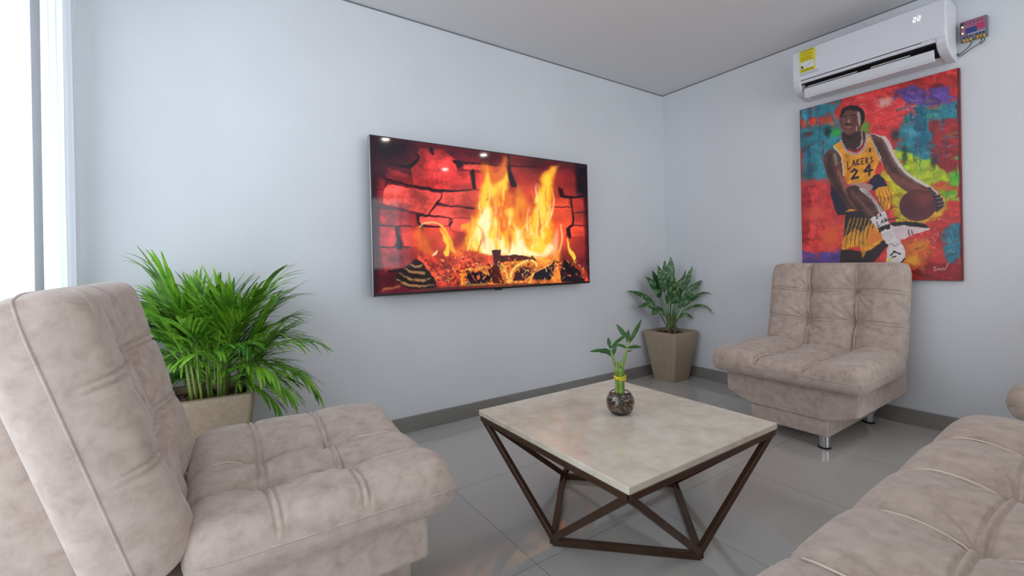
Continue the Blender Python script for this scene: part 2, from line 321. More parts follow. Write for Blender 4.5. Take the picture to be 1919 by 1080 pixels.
def fire_art():
    c = Art(690, 245, 1110, 560, 2, (92, 22, 34)); c.frame(680, 230, .3148); c.warp(2.2, 14)
    k1 = (198, 50, 50); k2 = (220, 74, 66); k3 = (150, 36, 42); k4 = (92, 20, 34); dk = (26, 12, 18)
    def brick(pts, col): c.poly(pts, col, 2.2, 1, .16)
    for pts, col in [
        ([(60, 90), (330, 130), (300, 200), (250, 262), (150, 230), (60, 160)], (84, 24, 36)),
        ([(60, 230), (145, 255), (128, 330), (60, 300)], k4), ([(60, 300), (135, 345), (125, 395), (60, 385)], k3),
        ([(150, 268), (288, 315), (298, 372), (142, 330)], k3),
        ([(345, 150), (545, 165), (640, 250), (560, 235), (560, 290), (630, 290), (650, 400), (470, 400), (300, 375), (290, 270)], k1),
        ([(480, 160), (830, 200), (850, 290), (700, 300), (560, 230)], k4), ([(600, 252), (850, 255), (850, 290), (600, 280)], k2),
        ([(650, 300), (760, 300), (760, 400), (665, 400)], k1),
        ([(150, 365), (468, 425), (380, 548), (240, 515), (115, 480), (125, 400)], k2), ([(60, 400), (120, 400), (110, 480), (60, 485)], k3),
        ([(475, 410), (780, 405), (780, 512), (520, 497), (440, 478)], k2), ([(430, 498), (560, 508), (780, 520), (780, 570), (510, 570), (390, 550)], k2),
        ([(110, 500), (310, 545), (315, 615), (100, 605)], k3), ([(330, 560), (498, 570), (498, 618), (330, 608)], k2), ([(512, 575), (760, 575), (760, 700), (512, 640)], k2),
        ([(100, 615), (185, 622), (190, 700), (170, 735), (95, 730)], k3), ([(215, 620), (330, 615), (340, 740), (240, 738)], k1), ([(350, 625), (500, 625), (600, 800), (350, 790)], k1),
        ([(60, 510), (95, 520), (85, 700), (60, 700)], k4), ([(95, 745), (330, 745), (330, 860), (120, 880)], k3), ([(60, 885), (200, 885), (190, 960), (60, 990)], k4),
        ([(870, 190), (1060, 215), (1040, 330), (860, 260)], k4), ([(875, 270), (1050, 270), (1020, 380), (960, 400), (890, 370)], (120, 30, 40)),
        ([(1060, 230), (1190, 240), (1180, 400), (1100, 380)], k4), ([(1160, 300), (1270, 320), (1275, 430), (1170, 445)], k4),
        ([(1110, 455), (1215, 455), (1222, 505), (1110, 510)], (190, 66, 56)), ([(1110, 518), (1232, 516), (1232, 620), (1180, 690), (1110, 690)], (180, 58, 52)),
        ([(1235, 460), (1320, 465), (1320, 540), (1240, 545)], k3), ([(1245, 555), (1320, 550), (1320, 620), (1240, 610)], k4), ([(1225, 630), (1320, 632), (1320, 690), (1215, 690)], k1),
        ([(1230, 700), (1320, 695), (1320, 960), (1240, 900)], k4)]: brick(pts, col)
    c.blob(960, 520, 330, 300, (220, 70, 40), .75); c.blob(1010, 640, 330, 170, (232, 84, 44), .75); c.blob(520, 720, 240, 90, (225, 70, 50), .7)
    c.blob(380, 700, 110, 80, (240, 100, 60), .55)
    for p, w in [([(320, 180), (330, 215), (270, 262), (150, 235)], [10, 22, 22, 6]), ([(130, 335), (300, 378), (470, 408), (650, 404)], [8, 7, 16, 3]), ([(650, 290), (652, 400)], [18, 7]), ([(470, 425), (440, 480), (385, 548)], [4, 10, 4]),
                 ([(545, 235), (600, 238), (850, 262)], [22, 10, 5]), ([(430, 485), (560, 505), (655, 515)], [10, 5, 9]), ([(320, 550), (510, 572), (505, 615)], [8, 6, 14]), ([(325, 555), (330, 608), (420, 622), (460, 622)], [12, 14, 7, 4]),
                 ([(195, 625), (205, 690), (205, 735)], [16, 26, 44]), ([(100, 613), (280, 618)], [6, 6]), ([(420, 190), (410, 160)], [14, 30]), ([(868, 200), (875, 330), (900, 380)], [10, 18, 24]),
                 ([(870, 262), (1030, 265)], [6, 6]), ([(1165, 400), (1180, 440), (1240, 455), (1330, 440)], [14, 20, 14, 14]), ([(1232, 460), (1240, 610), (1215, 640), (1218, 700)], [10, 9, 12, 10]), ([(1240, 548), (1320, 546)], [6, 6]), ([(1225, 625), (1320, 625)], [5, 5]),
                 ([(1110, 512), (1225, 512)], [4, 4]), ([(60, 500), (180, 520)], [14, 4]), ([(95, 738), (260, 742)], [6, 6]), ([(140, 880), (260, 875), (330, 880)], [14, 26, 20])]:
        c.line(p, w, dk, 2.2)
    c.a *= (1+.5*vnoise(c.h, c.w, 90, 5, 60)+.25*vnoise(c.h, c.w, 34, 6, 26))[..., None]
    c.poly([(55, 80), (700, 185), (850, 200), (1345, 262), (1345, 300), (1050, 262), (640, 190), (300, 190), (130, 330), (55, 380)], (24, 10, 20), 40, .62)
    c.poly([(1270, 250), (1345, 260), (1345, 440), (1270, 430)], (18, 10, 20), 12); c.poly([(55, 80), (300, 115), (250, 180), (160, 215), (60, 190)], (26, 14, 24), 26, .9)
    c.line([(62, 90), (62, 1000)], 56, (34, 8, 20), 16, .8); c.line([(1322, 260), (1322, 960)], 26, (30, 8, 18), 8, .8)
    # flames
    orange = (240, 120, 40); am = (248, 176, 42); ye = (252, 214, 66); wh = (255, 246, 196)
    c.warp(5, 26, 31)
    F = [([(850, 200), (862, 250), (850, 330), (880, 420), (960, 470), (1020, 500), (1060, 340), (1080, 300), (1160, 262), (1130, 380), (1120, 520), (1120, 640), (1150, 800), (1120, 960), (600, 960), (520, 800), (590, 700), (620, 600), (660, 520), (690, 400), (710, 330), (700, 260), (750, 250), (790, 290), (820, 260)], orange, 12, .85),
         ([(740, 260), (745, 320), (760, 380), (820, 340), (855, 280), (858, 380), (830, 450), (820, 500), (780, 430), (770, 560), (800, 640), (760, 780), (640, 800), (600, 690), (640, 600), (680, 520), (690, 430), (720, 350)], am, 9, .95),
         ([(1075, 310), (1160, 265), (1120, 380), (1110, 500), (1115, 640), (1080, 780), (990, 800), (980, 640), (1000, 560), (1030, 440), (1050, 380)], am, 9, .95),
         ([(860, 560), (900, 480), (920, 380), (960, 460), (940, 560), (960, 640), (900, 760), (830, 760)], am, 12, .45),
         ([(640, 820), (700, 600), (760, 700), (860, 640), (920, 680), (1000, 620), (1100, 760), (1000, 830), (900, 800), (760, 790)], am, 14, .9),
         ([(725, 330), (745, 300), (770, 400), (830, 340), (845, 310), (840, 420), (815, 500), (800, 430), (760, 450), (745, 560), (700, 520), (695, 440)], ye, 6, .8),
         ([(1080, 340), (1120, 320), (1100, 460), (1085, 600), (1060, 720), (1010, 740), (1015, 600), (1040, 480)], ye, 8, .85),
         ([(620, 700), (690, 560), (730, 560), (750, 640), (760, 760), (680, 790)], ye, 9, .9), ([(770, 560), (800, 640), (840, 740), (760, 770)], ye, 8, .9),
         ([(830, 790), (870, 700), (905, 620), (930, 700), (960, 760), (1040, 720), (1100, 770), (1010, 800), (900, 800)], ye, 9, .9),
         ([(700, 540), (745, 510), (750, 600), (730, 680), (740, 780), (690, 770), (660, 640)], wh, 10, .9), ([(780, 660), (820, 720), (840, 790), (790, 790)], wh, 8, .85), ([(840, 790), (880, 710), (910, 640), (925, 720), (960, 780), (1000, 790)], wh, 10, .9),
         ([(1040, 420), (1060, 520), (1040, 640), (1020, 700), (1020, 560)], (255, 228, 120), 8, .6),
         ([(1200, 700), (1215, 760), (1245, 800), (1240, 860), (1215, 800), (1195, 750)], ye, 3, .95), ([(435, 600), (490, 640), (530, 740), (540, 780), (510, 770), (480, 700), (470, 660)], am, 5, .9), ([(440, 630), (462, 690), (480, 740), (460, 780), (480, 800), (500, 760), (490, 700), (460, 650)], ye, 3, .9),
         ([(330, 620), (300, 690), (340, 760), (420, 790), (360, 700)], orange, 10, .6), ([(580, 610), (625, 600), (620, 650), (640, 690), (600, 650), (570, 640)], am, 5, .8), ([(395, 790), (430, 755), (420, 785)], wh, 2, .8),
         ([(835, 530), (880, 520), (885, 560), (855, 565)], ye, 6, .8)]
    for p, col, so, al in F: c.poly(p, col, so, al, 0, 4)
    c.warp(0, 10)
    rg = random.Random(5)
    c.warp(4, 20, 61)
    for i in range(190):
        x = rg.uniform(610, 1115); y = rg.uniform(440, 800); h = rg.uniform(30, 110); b = rg.uniform(-7, 7)
        if 870 < x < 1000 and y < 600: continue
        if x < 690 and y < 640: continue
        col = rg.choice([ye, wh, am, (236, 104, 34), (230, 90, 30), (255, 236, 140), am, ye])
        c.poly([(x-rg.uniform(4, 11), y+h*.4), (x+rg.uniform(4, 11), y+h*.4), (x+b+5, y-h*.2), (x+b*2, y-h), (x+b-6, y-h*.1)], col, 4, rg.uniform(.25, .6), 0, 3)
    c.warp(0, 10)
    for x, y in [(890, 470), (860, 700), (925, 560), (700, 690), (1000, 470), (755, 480)]: c.blob(x, y, 10, 34, (196, 60, 34), .6)
    for p, al in [([(850, 800), (880, 750), (930, 700), (960, 760), (1040, 790), (1090, 730), (1110, 760), (1050, 830), (960, 800)], .85), ([(690, 790), (720, 700), (760, 700), (770, 800)], .7), ([(1120, 700), (1145, 640), (1140, 760), (1100, 800)], .5)]: c.poly(p, wh, 8, al, 0, 3)
    for p in [[(600, 790), (630, 700), (700, 620), (720, 560)], [(700, 700), (690, 640), (650, 600), (640, 560)], [(1060, 640), (1110, 560), (1130, 470), (1120, 400)], [(930, 640), (975, 600), (985, 570)], [(1150, 780), (1170, 700), (1165, 620)], [(330, 620), (360, 600), (430, 600), (480, 640), (500, 700)]]: c.line(p, [10, 12, 9, 3, 2][:len(p)], rg.choice([ye, am, (255, 236, 140)]), 2.5, .6)
    for p in [[(855, 255), (885, 300), (910, 375), (880, 392), (862, 330)], [(1160, 400), (1185, 398), (1195, 445), (1168, 442)], [(640, 292), (664, 300), (668, 400), (652, 402)], [(1195, 640), (1215, 630), (1222, 700), (1200, 690)], [(545, 228), (600, 232), (590, 262), (560, 276)]]: c.poly(p, dk, 3, .9)
    # logs and embers
    c.warp(2.5, 12, 50)
    emb = (224, 74, 48)
    c.poly([(310, 790), (560, 800), (600, 760), (760, 800), (1130, 850), (1300, 880), (1325, 968), (430, 985), (400, 940)], (196, 60, 38), 5, .9, .3)
    c.poly([(560, 905), (600, 870), (740, 870), (850, 820), (1130, 800), (1130, 965), (560, 972)], (242, 140, 48), 8, .8, .3)
    L = [([(750, 765), (805, 760), (800, 800), (850, 800), (1000, 815), (1010, 830), (860, 826), (800, 840), (795, 900), (815, 965), (755, 960), (720, 880), (755, 860)], (66, 24, 20), 1.5),
         ([(595, 885), (680, 893), (740, 915), (735, 958), (600, 968)], (22, 14, 26), 3), ([(870, 950), (880, 900), (930, 865), (970, 870), (975, 920), (930, 950)], (48, 20, 24), 3),
         ([(990, 940), (1000, 900), (1080, 870), (1120, 810), (1120, 870), (1090, 945)], (24, 16, 28), 3), ([(1145, 960), (1150, 890), (1185, 822), (1240, 880), (1270, 900), (1300, 965)], (20, 12, 22), 3),
         ([(820, 800), (900, 795), (990, 812), (900, 828), (820, 835)], (74, 26, 22), 1.5)]
    for p, col, so in L: c.poly(p, col, so, 1, .2)
    for p, w, col in [([(1130, 760), (1100, 850), (1000, 900)], [12, 8, 4], (255, 170, 90)), ([(1140, 780), (1135, 880), (1145, 960)], [20, 16, 20], (250, 150, 60)), ([(800, 850), (830, 900), (835, 960)], [14, 10, 14], (255, 190, 80)),
                      ([(850, 950), (870, 880), (960, 830), (1010, 860), (960, 960)], [14, 12, 16, 12, 8], (255, 214, 110)), ([(570, 960), (570, 890), (640, 870), (740, 862)], [9, 9, 7, 4], (255, 170, 60)), ([(320, 800), (390, 880), (440, 940)], [14, 30, 16], (236, 92, 60)),
                      ([(600, 790), (640, 830), (655, 800), (690, 700)], [8, 12, 10, 4], (214, 80, 36)), ([(560, 760), (620, 800), (680, 840)], [6, 12, 8], (200, 66, 44))]:
        c.line(p, w, col, 1.6, .9)
    for i in range(150):
        x = rg.uniform(400, 1290); y = rg.uniform(850, 966); r_ = rg.uniform(6, 20); a = rg.uniform(0, 3)
        c.line([(x, y), (x+r_*math.cos(a), y-r_*.8), (x+r_*1.6*math.cos(a+.5), y-r_*1.6)], [3, 5, 2], rg.choice([(255, 190, 90), (250, 120, 60), (70, 20, 24), (255, 226, 140), (40, 14, 22)]), 1.2, .75)
    for i in range(170):
        x = rg.uniform(340, 700) if i < 110 else rg.uniform(560, 1290); y = rg.uniform(800, 965)
        if i < 110 and (y-800) < (x-620)*.6: continue
        if y > 960-(0 if x > 420 else 60): continue
        c.line([(x, y), (x+rg.uniform(-22, 22), y+rg.uniform(-10, 10))], [rg.uniform(4, 14), 3], rg.choice([(250, 110, 70), (120, 20, 36), (60, 14, 24), (255, 160, 80), emb, (90, 16, 30)]), 1.3, .85)
    c.poly([(175, 930), (200, 890), (250, 850), (300, 810), (340, 830), (420, 950), (400, 985), (260, 985)], (28, 20, 18), 3)
    for p in [[(185, 925), (240, 955), (330, 970), (400, 962)], [(205, 890), (260, 925), (340, 940), (385, 925)], [(235, 868), (290, 890), (350, 895)], [(265, 840), (300, 855), (335, 850)]]:
        c.line(p, [6, 16, 14, 6][:len(p)], (176, 128, 84), 2, .85)
    for i in range(26):
        c.blob(rg.uniform(190, 400), rg.uniform(880, 975), 8, 4, (26, 18, 18), .8)
    c.line([(110, 985), (200, 970)], [14, 8], (170, 110, 60), 4, .8); c.line([(300, 990), (700, 975), (1322, 966)], 9, (60, 44, 34), 2, .8)
    c.line([(590, 966), (720, 962)], 9, (130, 110, 70), 2, .8)
    return c

def player_art():
    c = Art(1488, 118, 1812, 536, 2.5, (214, 52, 50)); c.frame(1480, 110, .3981)
    rg = random.Random(11)
    c.warp(16, 60, 5)
    red = (220, 62, 60); rd = (176, 34, 38); teal = (44, 138, 152); tl2 = (30, 104, 130); vio = (92, 70, 150); yl = (206, 200, 30); gr = (60, 190, 50); pk = (240, 110, 112)
    B = [([(40, 240), (220, 190), (230, 230), (120, 290), (45, 300)], teal), ([(40, 330), (240, 280), (240, 400), (160, 600), (50, 560)], teal), ([(50, 320), (200, 270), (200, 310), (60, 350)], (214, 74, 44)),
         ([(50, 560), (150, 540), (240, 700), (240, 860), (50, 860)], red), ([(40, 600), (95, 600), (90, 820), (45, 820)], rd), ([(45, 850), (230, 860), (235, 985), (50, 985)], vio),
         ([(220, 200), (470, 150), (600, 160), (600, 270), (480, 340), (350, 370), (300, 200)], (240, 66, 66)), ([(470, 160), (560, 110), (760, 140), (760, 210), (640, 220), (480, 200)], vio), ([(480, 110), (780, 50), (800, 150), (700, 130), (500, 150)], (190, 44, 40)),
         ([(480, 330), (560, 250), (800, 200), (800, 300), (660, 320), (650, 500), (480, 440)], teal), ([(560, 230), (640, 210), (640, 400), (570, 430)], tl2), ([(650, 300), (800, 280), (800, 560), (650, 540)], (160, 44, 44)),
         ([(470, 430), (560, 440), (680, 500), (800, 600), (800, 680), (620, 600), (500, 540)], (176, 200, 40)), ([(400, 500), (500, 560), (560, 620), (640, 760), (470, 770), (440, 640)], yl), ([(500, 640), (760, 640), (740, 700), (560, 800)], (214, 160, 40)),
         ([(730, 540), (800, 500), (800, 640), (700, 640)], (110, 180, 50)), ([(620, 760), (800, 680), (800, 960), (620, 900)], (206, 60, 52)), ([(690, 820), (800, 760), (800, 940), (740, 980)], (44, 120, 140)),
         ([(520, 960), (640, 940), (810, 980), (810, 1050), (540, 1050)], (150, 30, 30)), ([(500, 840), (640, 840), (640, 960), (500, 980)], (214, 96, 40)), ([(240, 980), (440, 880), (560, 1000), (540, 1050), (240, 1050)], (226, 62, 54))]
    for p, col in B: c.poly(p, col, 9, .96, .12)
    c.warp(5, 12, 9)
    for i in range(900):
        x = rg.uniform(45, 810); y = rg.uniform(40, 1050); q = c.P([(x, y)])[0]
        if not (0 <= q[0] < c.w-1 and 0 <= q[1] < c.h-1): continue
        col = np.clip(c.a[int(q[1]), int(q[0])]*255*rg.uniform(.78, 1.2)+rg.uniform(-14, 18), 0, 255)
        l = rg.uniform(14, 60); a = rg.choice([0, 0, 1.5, .3])+rg.uniform(-.3, .3)
        c.line([(x, y), (x+l*math.cos(a), y+l*math.sin(a))], [rg.uniform(8, 22), rg.uniform(4, 14)], col, 2, .6)
    for x, y, rx, ry, col in [(430, 215, 40, 22, (240, 190, 180)), (520, 240, 34, 14, pk), (340, 330, 22, 30, (60, 190, 50)), (205, 350, 24, 16, (60, 190, 60)), (165, 350, 16, 26, (30, 40, 36)), (480, 360, 22, 30, (30, 60, 60)), (525, 450, 14, 50, (40, 64, 40)), (670, 480, 16, 40, (50, 50, 50)), (75, 420, 20, 60, (40, 110, 130)), (780, 560, 20, 18, (60, 180, 60)), (785, 465, 9, 9, (70, 220, 60)),
                               (740, 610, 60, 14, (232, 84, 44)), (700, 590, 44, 14, (226, 60, 40)), (590, 870, 50, 20, (226, 140, 40)), (560, 930, 40, 24, (232, 170, 30)), (110, 700, 50, 30, (240, 90, 70)), (180, 800, 40, 50, (240, 100, 50)), (90, 520, 24, 40, (36, 80, 90)), (560, 350, 40, 20, (90, 170, 190)), (480, 950, 16, 50, (60, 30, 30))]:
        c.blob(x, y, rx, ry, col, .85, rg.uniform(-.3, .3), 1.6)
    for i in range(26):
        x = rg.choice([rg.uniform(520, 790), rg.uniform(60, 160)]); y = rg.uniform(180, 420); c.line([(x, y), (x+rg.uniform(-3, 3), y+rg.uniform(40, 160))], [5, 2], rg.choice([(70, 50, 120), (30, 90, 120), (150, 30, 40), (40, 60, 80)]), .8, .8)
    for i in range(150):
        k = i % 3
        if k == 0: x = rg.uniform(230, 600); y = rg.uniform(160, 340); col = rg.choice([(244, 130, 130), (250, 190, 186), (255, 90, 80), (210, 40, 50)])
        elif k == 1: x = rg.choice([rg.uniform(760, 800), rg.uniform(50, 90), rg.uniform(560, 800)]); y = rg.uniform(60, 1040); col = rg.choice([(120, 24, 30), (150, 34, 36), (90, 24, 40)])
        else: x = rg.uniform(480, 790); y = rg.uniform(200, 480); col = rg.choice([(80, 180, 200), (24, 90, 110), (40, 130, 150), (110, 190, 60)])
        c.line([(x, y), (x+rg.uniform(10, 50), y-rg.uniform(0, 16))], [rg.uniform(4, 10), 3], col, 2.5, .5)
    for i in range(50): c.blob(rg.uniform(560, 700), rg.uniform(800, 860), 2, 2, (250, 220, 210), .8)
    # player
    c.warp(2, 10, 70)
    sk = (104, 62, 52); skd = (48, 28, 32); skl = (176, 122, 104); gold = (236, 156, 34); navy = (30, 26, 52); white = (222, 212, 210)
    pts = c.poly
    pts([(352, 360), (415, 365), (440, 372), (462, 410), (490, 470), (545, 535), (640, 590), (700, 640), (700, 680), (650, 650), (580, 625), (520, 600), (450, 530), (405, 470)], white, 2, .9, 0, 4)
    pts([(228, 860), (330, 880), (400, 835), (450, 850), (340, 960), (320, 985), (236, 985)], (38, 22, 26), 1.5, 1, .15, 2)
    pts([(180, 580), (250, 600), (330, 700), (240, 710), (205, 700)], navy, 2, 1, .1, 3)
    pts([(350, 362), (410, 372), (440, 410), (470, 470), (530, 540), (610, 590), (660, 618), (610, 640), (540, 620), (480, 580), (440, 530), (410, 470)], sk, 1.5, 1, .15, 4)
    c.line([(390, 400), (430, 460), (500, 560)], [30, 26, 20], skd, 6, .5); c.line([(420, 385), (450, 440), (510, 530), (600, 590)], [10, 10, 10, 8], (150, 120, 110), 3, .5); c.line([(470, 540), (560, 595), (630, 620)], [20, 24, 20], (150, 80, 64), 5, .6)
    pts([(185, 420), (150, 460), (160, 520), (180, 570), (230, 640), (270, 700), (300, 690), (290, 640), (255, 590), (235, 540), (230, 470)], sk, 1.5, 1, .15, 4)
    c.line([(175, 450), (180, 520), (240, 640), (280, 690)], [14, 26, 20, 12], skd, 6, .6); c.line([(200, 450), (205, 490)], [18, 12], (150, 180, 160), 5, .6); c.line([(215, 520), (250, 600), (285, 660)], [14, 18, 12], (180, 110, 100), 4, .7)
    pts([(240, 350), (330, 345), (335, 395), (300, 435), (260, 425), (235, 400)], (66, 38, 38), 2, 1, .1, 3)
    pts([(190, 412), (228, 385), (250, 425), (290, 445), (330, 430), (345, 360), (356, 365), (385, 420), (410, 468), (385, 520), (380, 545), (340, 570), (255, 578), (240, 540), (235, 480), (212, 430)], gold, 1, 1, .08)
    c.line([(228, 388), (250, 428), (290, 447), (328, 430), (342, 390), (345, 358)], 9, (240, 220, 200), .8); c.line([(228, 388), (250, 428), (290, 447), (328, 430), (342, 390), (345, 358)], 3, (70, 40, 60), .6)
    c.line([(358, 362), (385, 420), (408, 465)], 9, (240, 220, 200), .8); c.line([(358, 362), (385, 420), (408, 465)], 3, (70, 40, 60), .6); c.line([(194, 412), (226, 450), (236, 500), (240, 540)], 6, (240, 214, 180), .8)
    c.line([(250, 560), (270, 500)], [24, 10], (206, 110, 30), 5, .6); c.line([(380, 470), (350, 540)], [10, 16], (210, 120, 26), 5, .5)
    # head
    pts([(228, 255), (250, 240), (290, 236), (325, 250), (332, 290), (320, 320), (305, 350), (275, 368), (245, 355), (225, 325), (218, 300), (224, 280)], (112, 66, 56), 1.2, 1, .1, 4)
    pts([(222, 280), (235, 245), (270, 232), (310, 236), (333, 262), (333, 300), (318, 318), (310, 262), (280, 250), (248, 256), (230, 285)], (34, 22, 26), 1.2, 1, 0, 3)
    pts([(300, 256), (312, 262), (318, 300), (312, 322), (304, 300)], (206, 180, 172), 2, .8, 0, 3)
    c.line([(235, 355), (262, 372), (300, 355)], [14, 24, 14], (40, 24, 28), 4, .8); c.blob(262, 300, 7, 12, skl, .8); c.blob(262, 304, 4, 5, (230, 190, 170), .8)
    c.line([(240, 318), (262, 314), (285, 320)], [5, 7, 3], (60, 24, 28), .8); c.line([(244, 324), (262, 326), (280, 324)], [4, 7, 3], (170, 100, 96), .9)
    c.line([(234, 282), (250, 278)], [4, 6], (44, 26, 28), 1); c.line([(272, 274), (296, 272)], [6, 4], (44, 26, 28), 1); c.blob(285, 266, 12, 4, skl, .5); c.blob(290, 305, 8, 16, (80, 44, 40), .6); c.line([(298, 322), (296, 345)], [5, 2], (214, 180, 170), 1, .8); c.blob(240, 300, 6, 12, (150, 96, 80), .6)
    c.line([(322, 340), (322, 395), (300, 425)], [4, 10, 5], (220, 190, 180), 2, .8); c.line([(262, 420), (285, 430)], 8, (150, 90, 76), 3, .7)
    # writing on the vest
    c.warp(0, 9); ink = (44, 24, 40)
    G = {'L': [[(0, 0), (-.15, 1.15), (.6, 1.0)]], 'A': [[(0, 1), (.4, 0), (.75, 1)], [(.15, .65), (.65, .65)]], 'K': [[(0, 0), (0, 1)], [(.6, 0), (.02, .55), (.65, 1)]], 'E': [[(.6, 0), (0, 0), (0, 1), (.6, 1)], [(0, .5), (.5, .5)]], 'R': [[(0, 1), (0, 0), (.5, .08), (.5, .42), (0, .5), (.6, 1)]], 'S': [[(.6, .1), (.3, 0), (.05, .22), (.3, .5), (.6, .75), (.35, 1), (0, .92)]],
         '2': [[(0, .25), (.3, 0), (.62, .25), (.3, .65), (0, 1), (.75, .92)]], '4': [[(.55, 1.05), (.55, 0), (0, .65), (.85, .6)]], '1': [[(.1, 0), (.1, 1)]], 'I': [[(.1, 0), (.1, 1)]]}
    def write(t, x, y, h, wd, ang, w, col=ink, gap=1.):
        ca, sa = math.cos(ang), math.sin(ang)
        for i, ch in enumerate(t):
            for st in G[ch]:
                for a, b in zip(st[:-1], st[1:]):
                    L_ = []
                    for u, v in (a, b):
                        X = (i*gap+u*.85)*wd-.12*h*(v-.5); Y = v*h*(1.25 if i == 0 and t[0] == 'L' else 1); L_.append((x+X*ca-Y*sa, y+X*sa+Y*ca))
                    c.line(L_, w, col, .5)
    write('LAKERS', 256, 478, 24, 21, -.17, 5); write('2', 274, 514, 40, 46, -.1, 10); write('4', 332, 496, 42, 50, -.1, 10)
    c.poly([(356, 420), (365, 420), (364, 438), (355, 438)], ink, .6); c.line([(244, 450), (258, 462)], 4, (170, 80, 40), .8)
    # shorts, belt, legs
    c.warp(2, 10, 70)
    pts([(360, 560), (400, 535), (440, 585), (420, 600), (380, 610), (350, 600)], navy, 1, 1, .1, 2)
    pts([(385, 605), (440, 592), (468, 625), (458, 680), (430, 700), (400, 650)], gold, 1.2, 1, .15, 3)
    for x in (405, 422, 440, 455): c.line([(x-8, 605), (x+6, 650), (x-2, 690)], [3, 6, 3], (130, 80, 20), 1, .8)
    pts([(245, 700), (300, 690), (360, 730), (420, 830), (340, 880), (325, 910), (310, 850), (232, 865), (240, 800)], gold, 1.5, 1, .15, 2)
    pts([(245, 700), (320, 690), (370, 740), (320, 790), (290, 770), (240, 810)], (26, 20, 34), 4, .95, .1)
    for i in range(14):
        x = 240+i*9; c.line([(x+30, 730), (x+8, 800), (x-2+i, 858)], [8, 5, 2], (50, 34, 20) if i % 2 else (206, 150, 60), 1.5, .7)
    pts([(360, 770), (430, 820), (360, 850), (340, 840)], (236, 130, 50), 2, 1)
    pts([(255, 590), (300, 572), (350, 578), (375, 592), (350, 615), (300, 610)], (190, 150, 140), 2, .9, 0, 3)
    pts([(250, 600), (285, 582), (320, 600), (360, 650), (400, 700), (370, 740), (330, 710), (270, 640)], (84, 48, 44), 1.5, 1, .15, 3)
    c.line([(275, 610), (330, 670), (370, 720)], [10, 16, 14], (140, 88, 76), 4, .6); c.line([(262, 630), (320, 700), (350, 730)], [10, 14, 8], skd, 4, .7)
    pts([(310, 600), (350, 610), (400, 670), (430, 720), (405, 715), (370, 655)], white, 1.2, .95, 0, 3)
    for d in (0, 12): c.line([(330+d, 606), (375+d, 660), (410+d, 715)], 3.5, (80, 70, 90), .6)
    pts([(358, 735), (430, 700), (452, 765), (400, 785)], white, 1.2, 1, .05); write('24', 384, 722, 13, 17, -.3, 3.4); write('LAK', 392, 748, 15, 18, -.3, 3.6)
    pts([(395, 775), (452, 760), (458, 780), (405, 798)], (30, 22, 26), 1)
    pts([(410, 795), (460, 785), (500, 830), (500, 850), (440, 850)], white, 1.5, 1, .05, 2)
    pts([(455, 765), (530, 770), (640, 785), (636, 800), (560, 815), (510, 835), (470, 810)], (226, 200, 200), 1.5, 1, .05, 3); pts([(460, 755), (540, 755), (610, 765), (645, 788), (590, 782), (520, 770), (470, 772)], (26, 24, 28), 1.2, 1, 0, 2)
    c.line([(430, 745), (500, 735)], [6, 4], (50, 30, 36), 1.5)
    for x in (540, 556): c.line([(x, 790), (x+8, 815)], 4, (30, 26, 30), .8)
    pts([(450, 850), (500, 845), (525, 880), (522, 925), (490, 945), (440, 938), (438, 905)], (226, 216, 212), 1.5, 1, .04, 4); c.line([(440, 935), (490, 945), (524, 922)], 7, (24, 20, 24), 1.2)
    for p in [[(455, 900), (480, 886)], [(470, 884), (505, 898)], [(465, 910), (480, 906)]]: c.line(p, 6, (30, 26, 30), 1)
    c.blob(452, 922, 9, 7, (226, 220, 40), .9); c.line([(455, 850), (480, 860), (500, 850)], 3, (110, 100, 110), .8, .8)
    # ball and hand
    pts([(640, 600), (690, 640), (715, 660), (712, 700), (670, 710)], (70, 50, 50), 1.5, 1, .1, 3)
    c.warp(0, 9)
    th = [(590+92*math.cos(a), 682+72*math.sin(a)) for a in np.linspace(0, 2*math.pi, 40)[:-1]]
    pts(th, (96, 42, 44), 1.5, 1, .1); c.blob(610, 650, 50, 30, (160, 70, 60), .6, .3); c.blob(540, 700, 40, 40, (70, 30, 36), .5); c.line([(504, 690), (560, 650), (640, 620)], 3, (60, 24, 28), 1, .5); c.line([(520, 725), (600, 700), (680, 690)], 3, (60, 24, 28), 1, .5)
    for a, b in [((668, 645), (700, 640)), ((675, 660), (710, 655)), ((682, 680), (716, 672)), ((680, 695), (712, 688))]: c.line([a, b], [12, 8], (36, 26, 32), 1); c.line([(a[0]+6, a[1]-5), (b[0], b[1]-3)], 3, (200, 190, 190), 1, .7)
    # painter's flourish and darker border
    c.line([(664, 972), (676, 968), (668, 985), (682, 982), (688, 976), (694, 985), (702, 978), (708, 986), (716, 976), (724, 984), (740, 955)], 3.2, (220, 190, 190), .7, .9)
    c.warp(3, 30, 12)
    c.line([(802, 30), (815, 1050)], 22, (74, 22, 26), 4, .85); c.line([(45, 255), (55, 985)], 8, (90, 30, 34), 3, .6); c.line([(500, 1046), (820, 1046)], 12, (96, 24, 26), 3, .7)
    return c

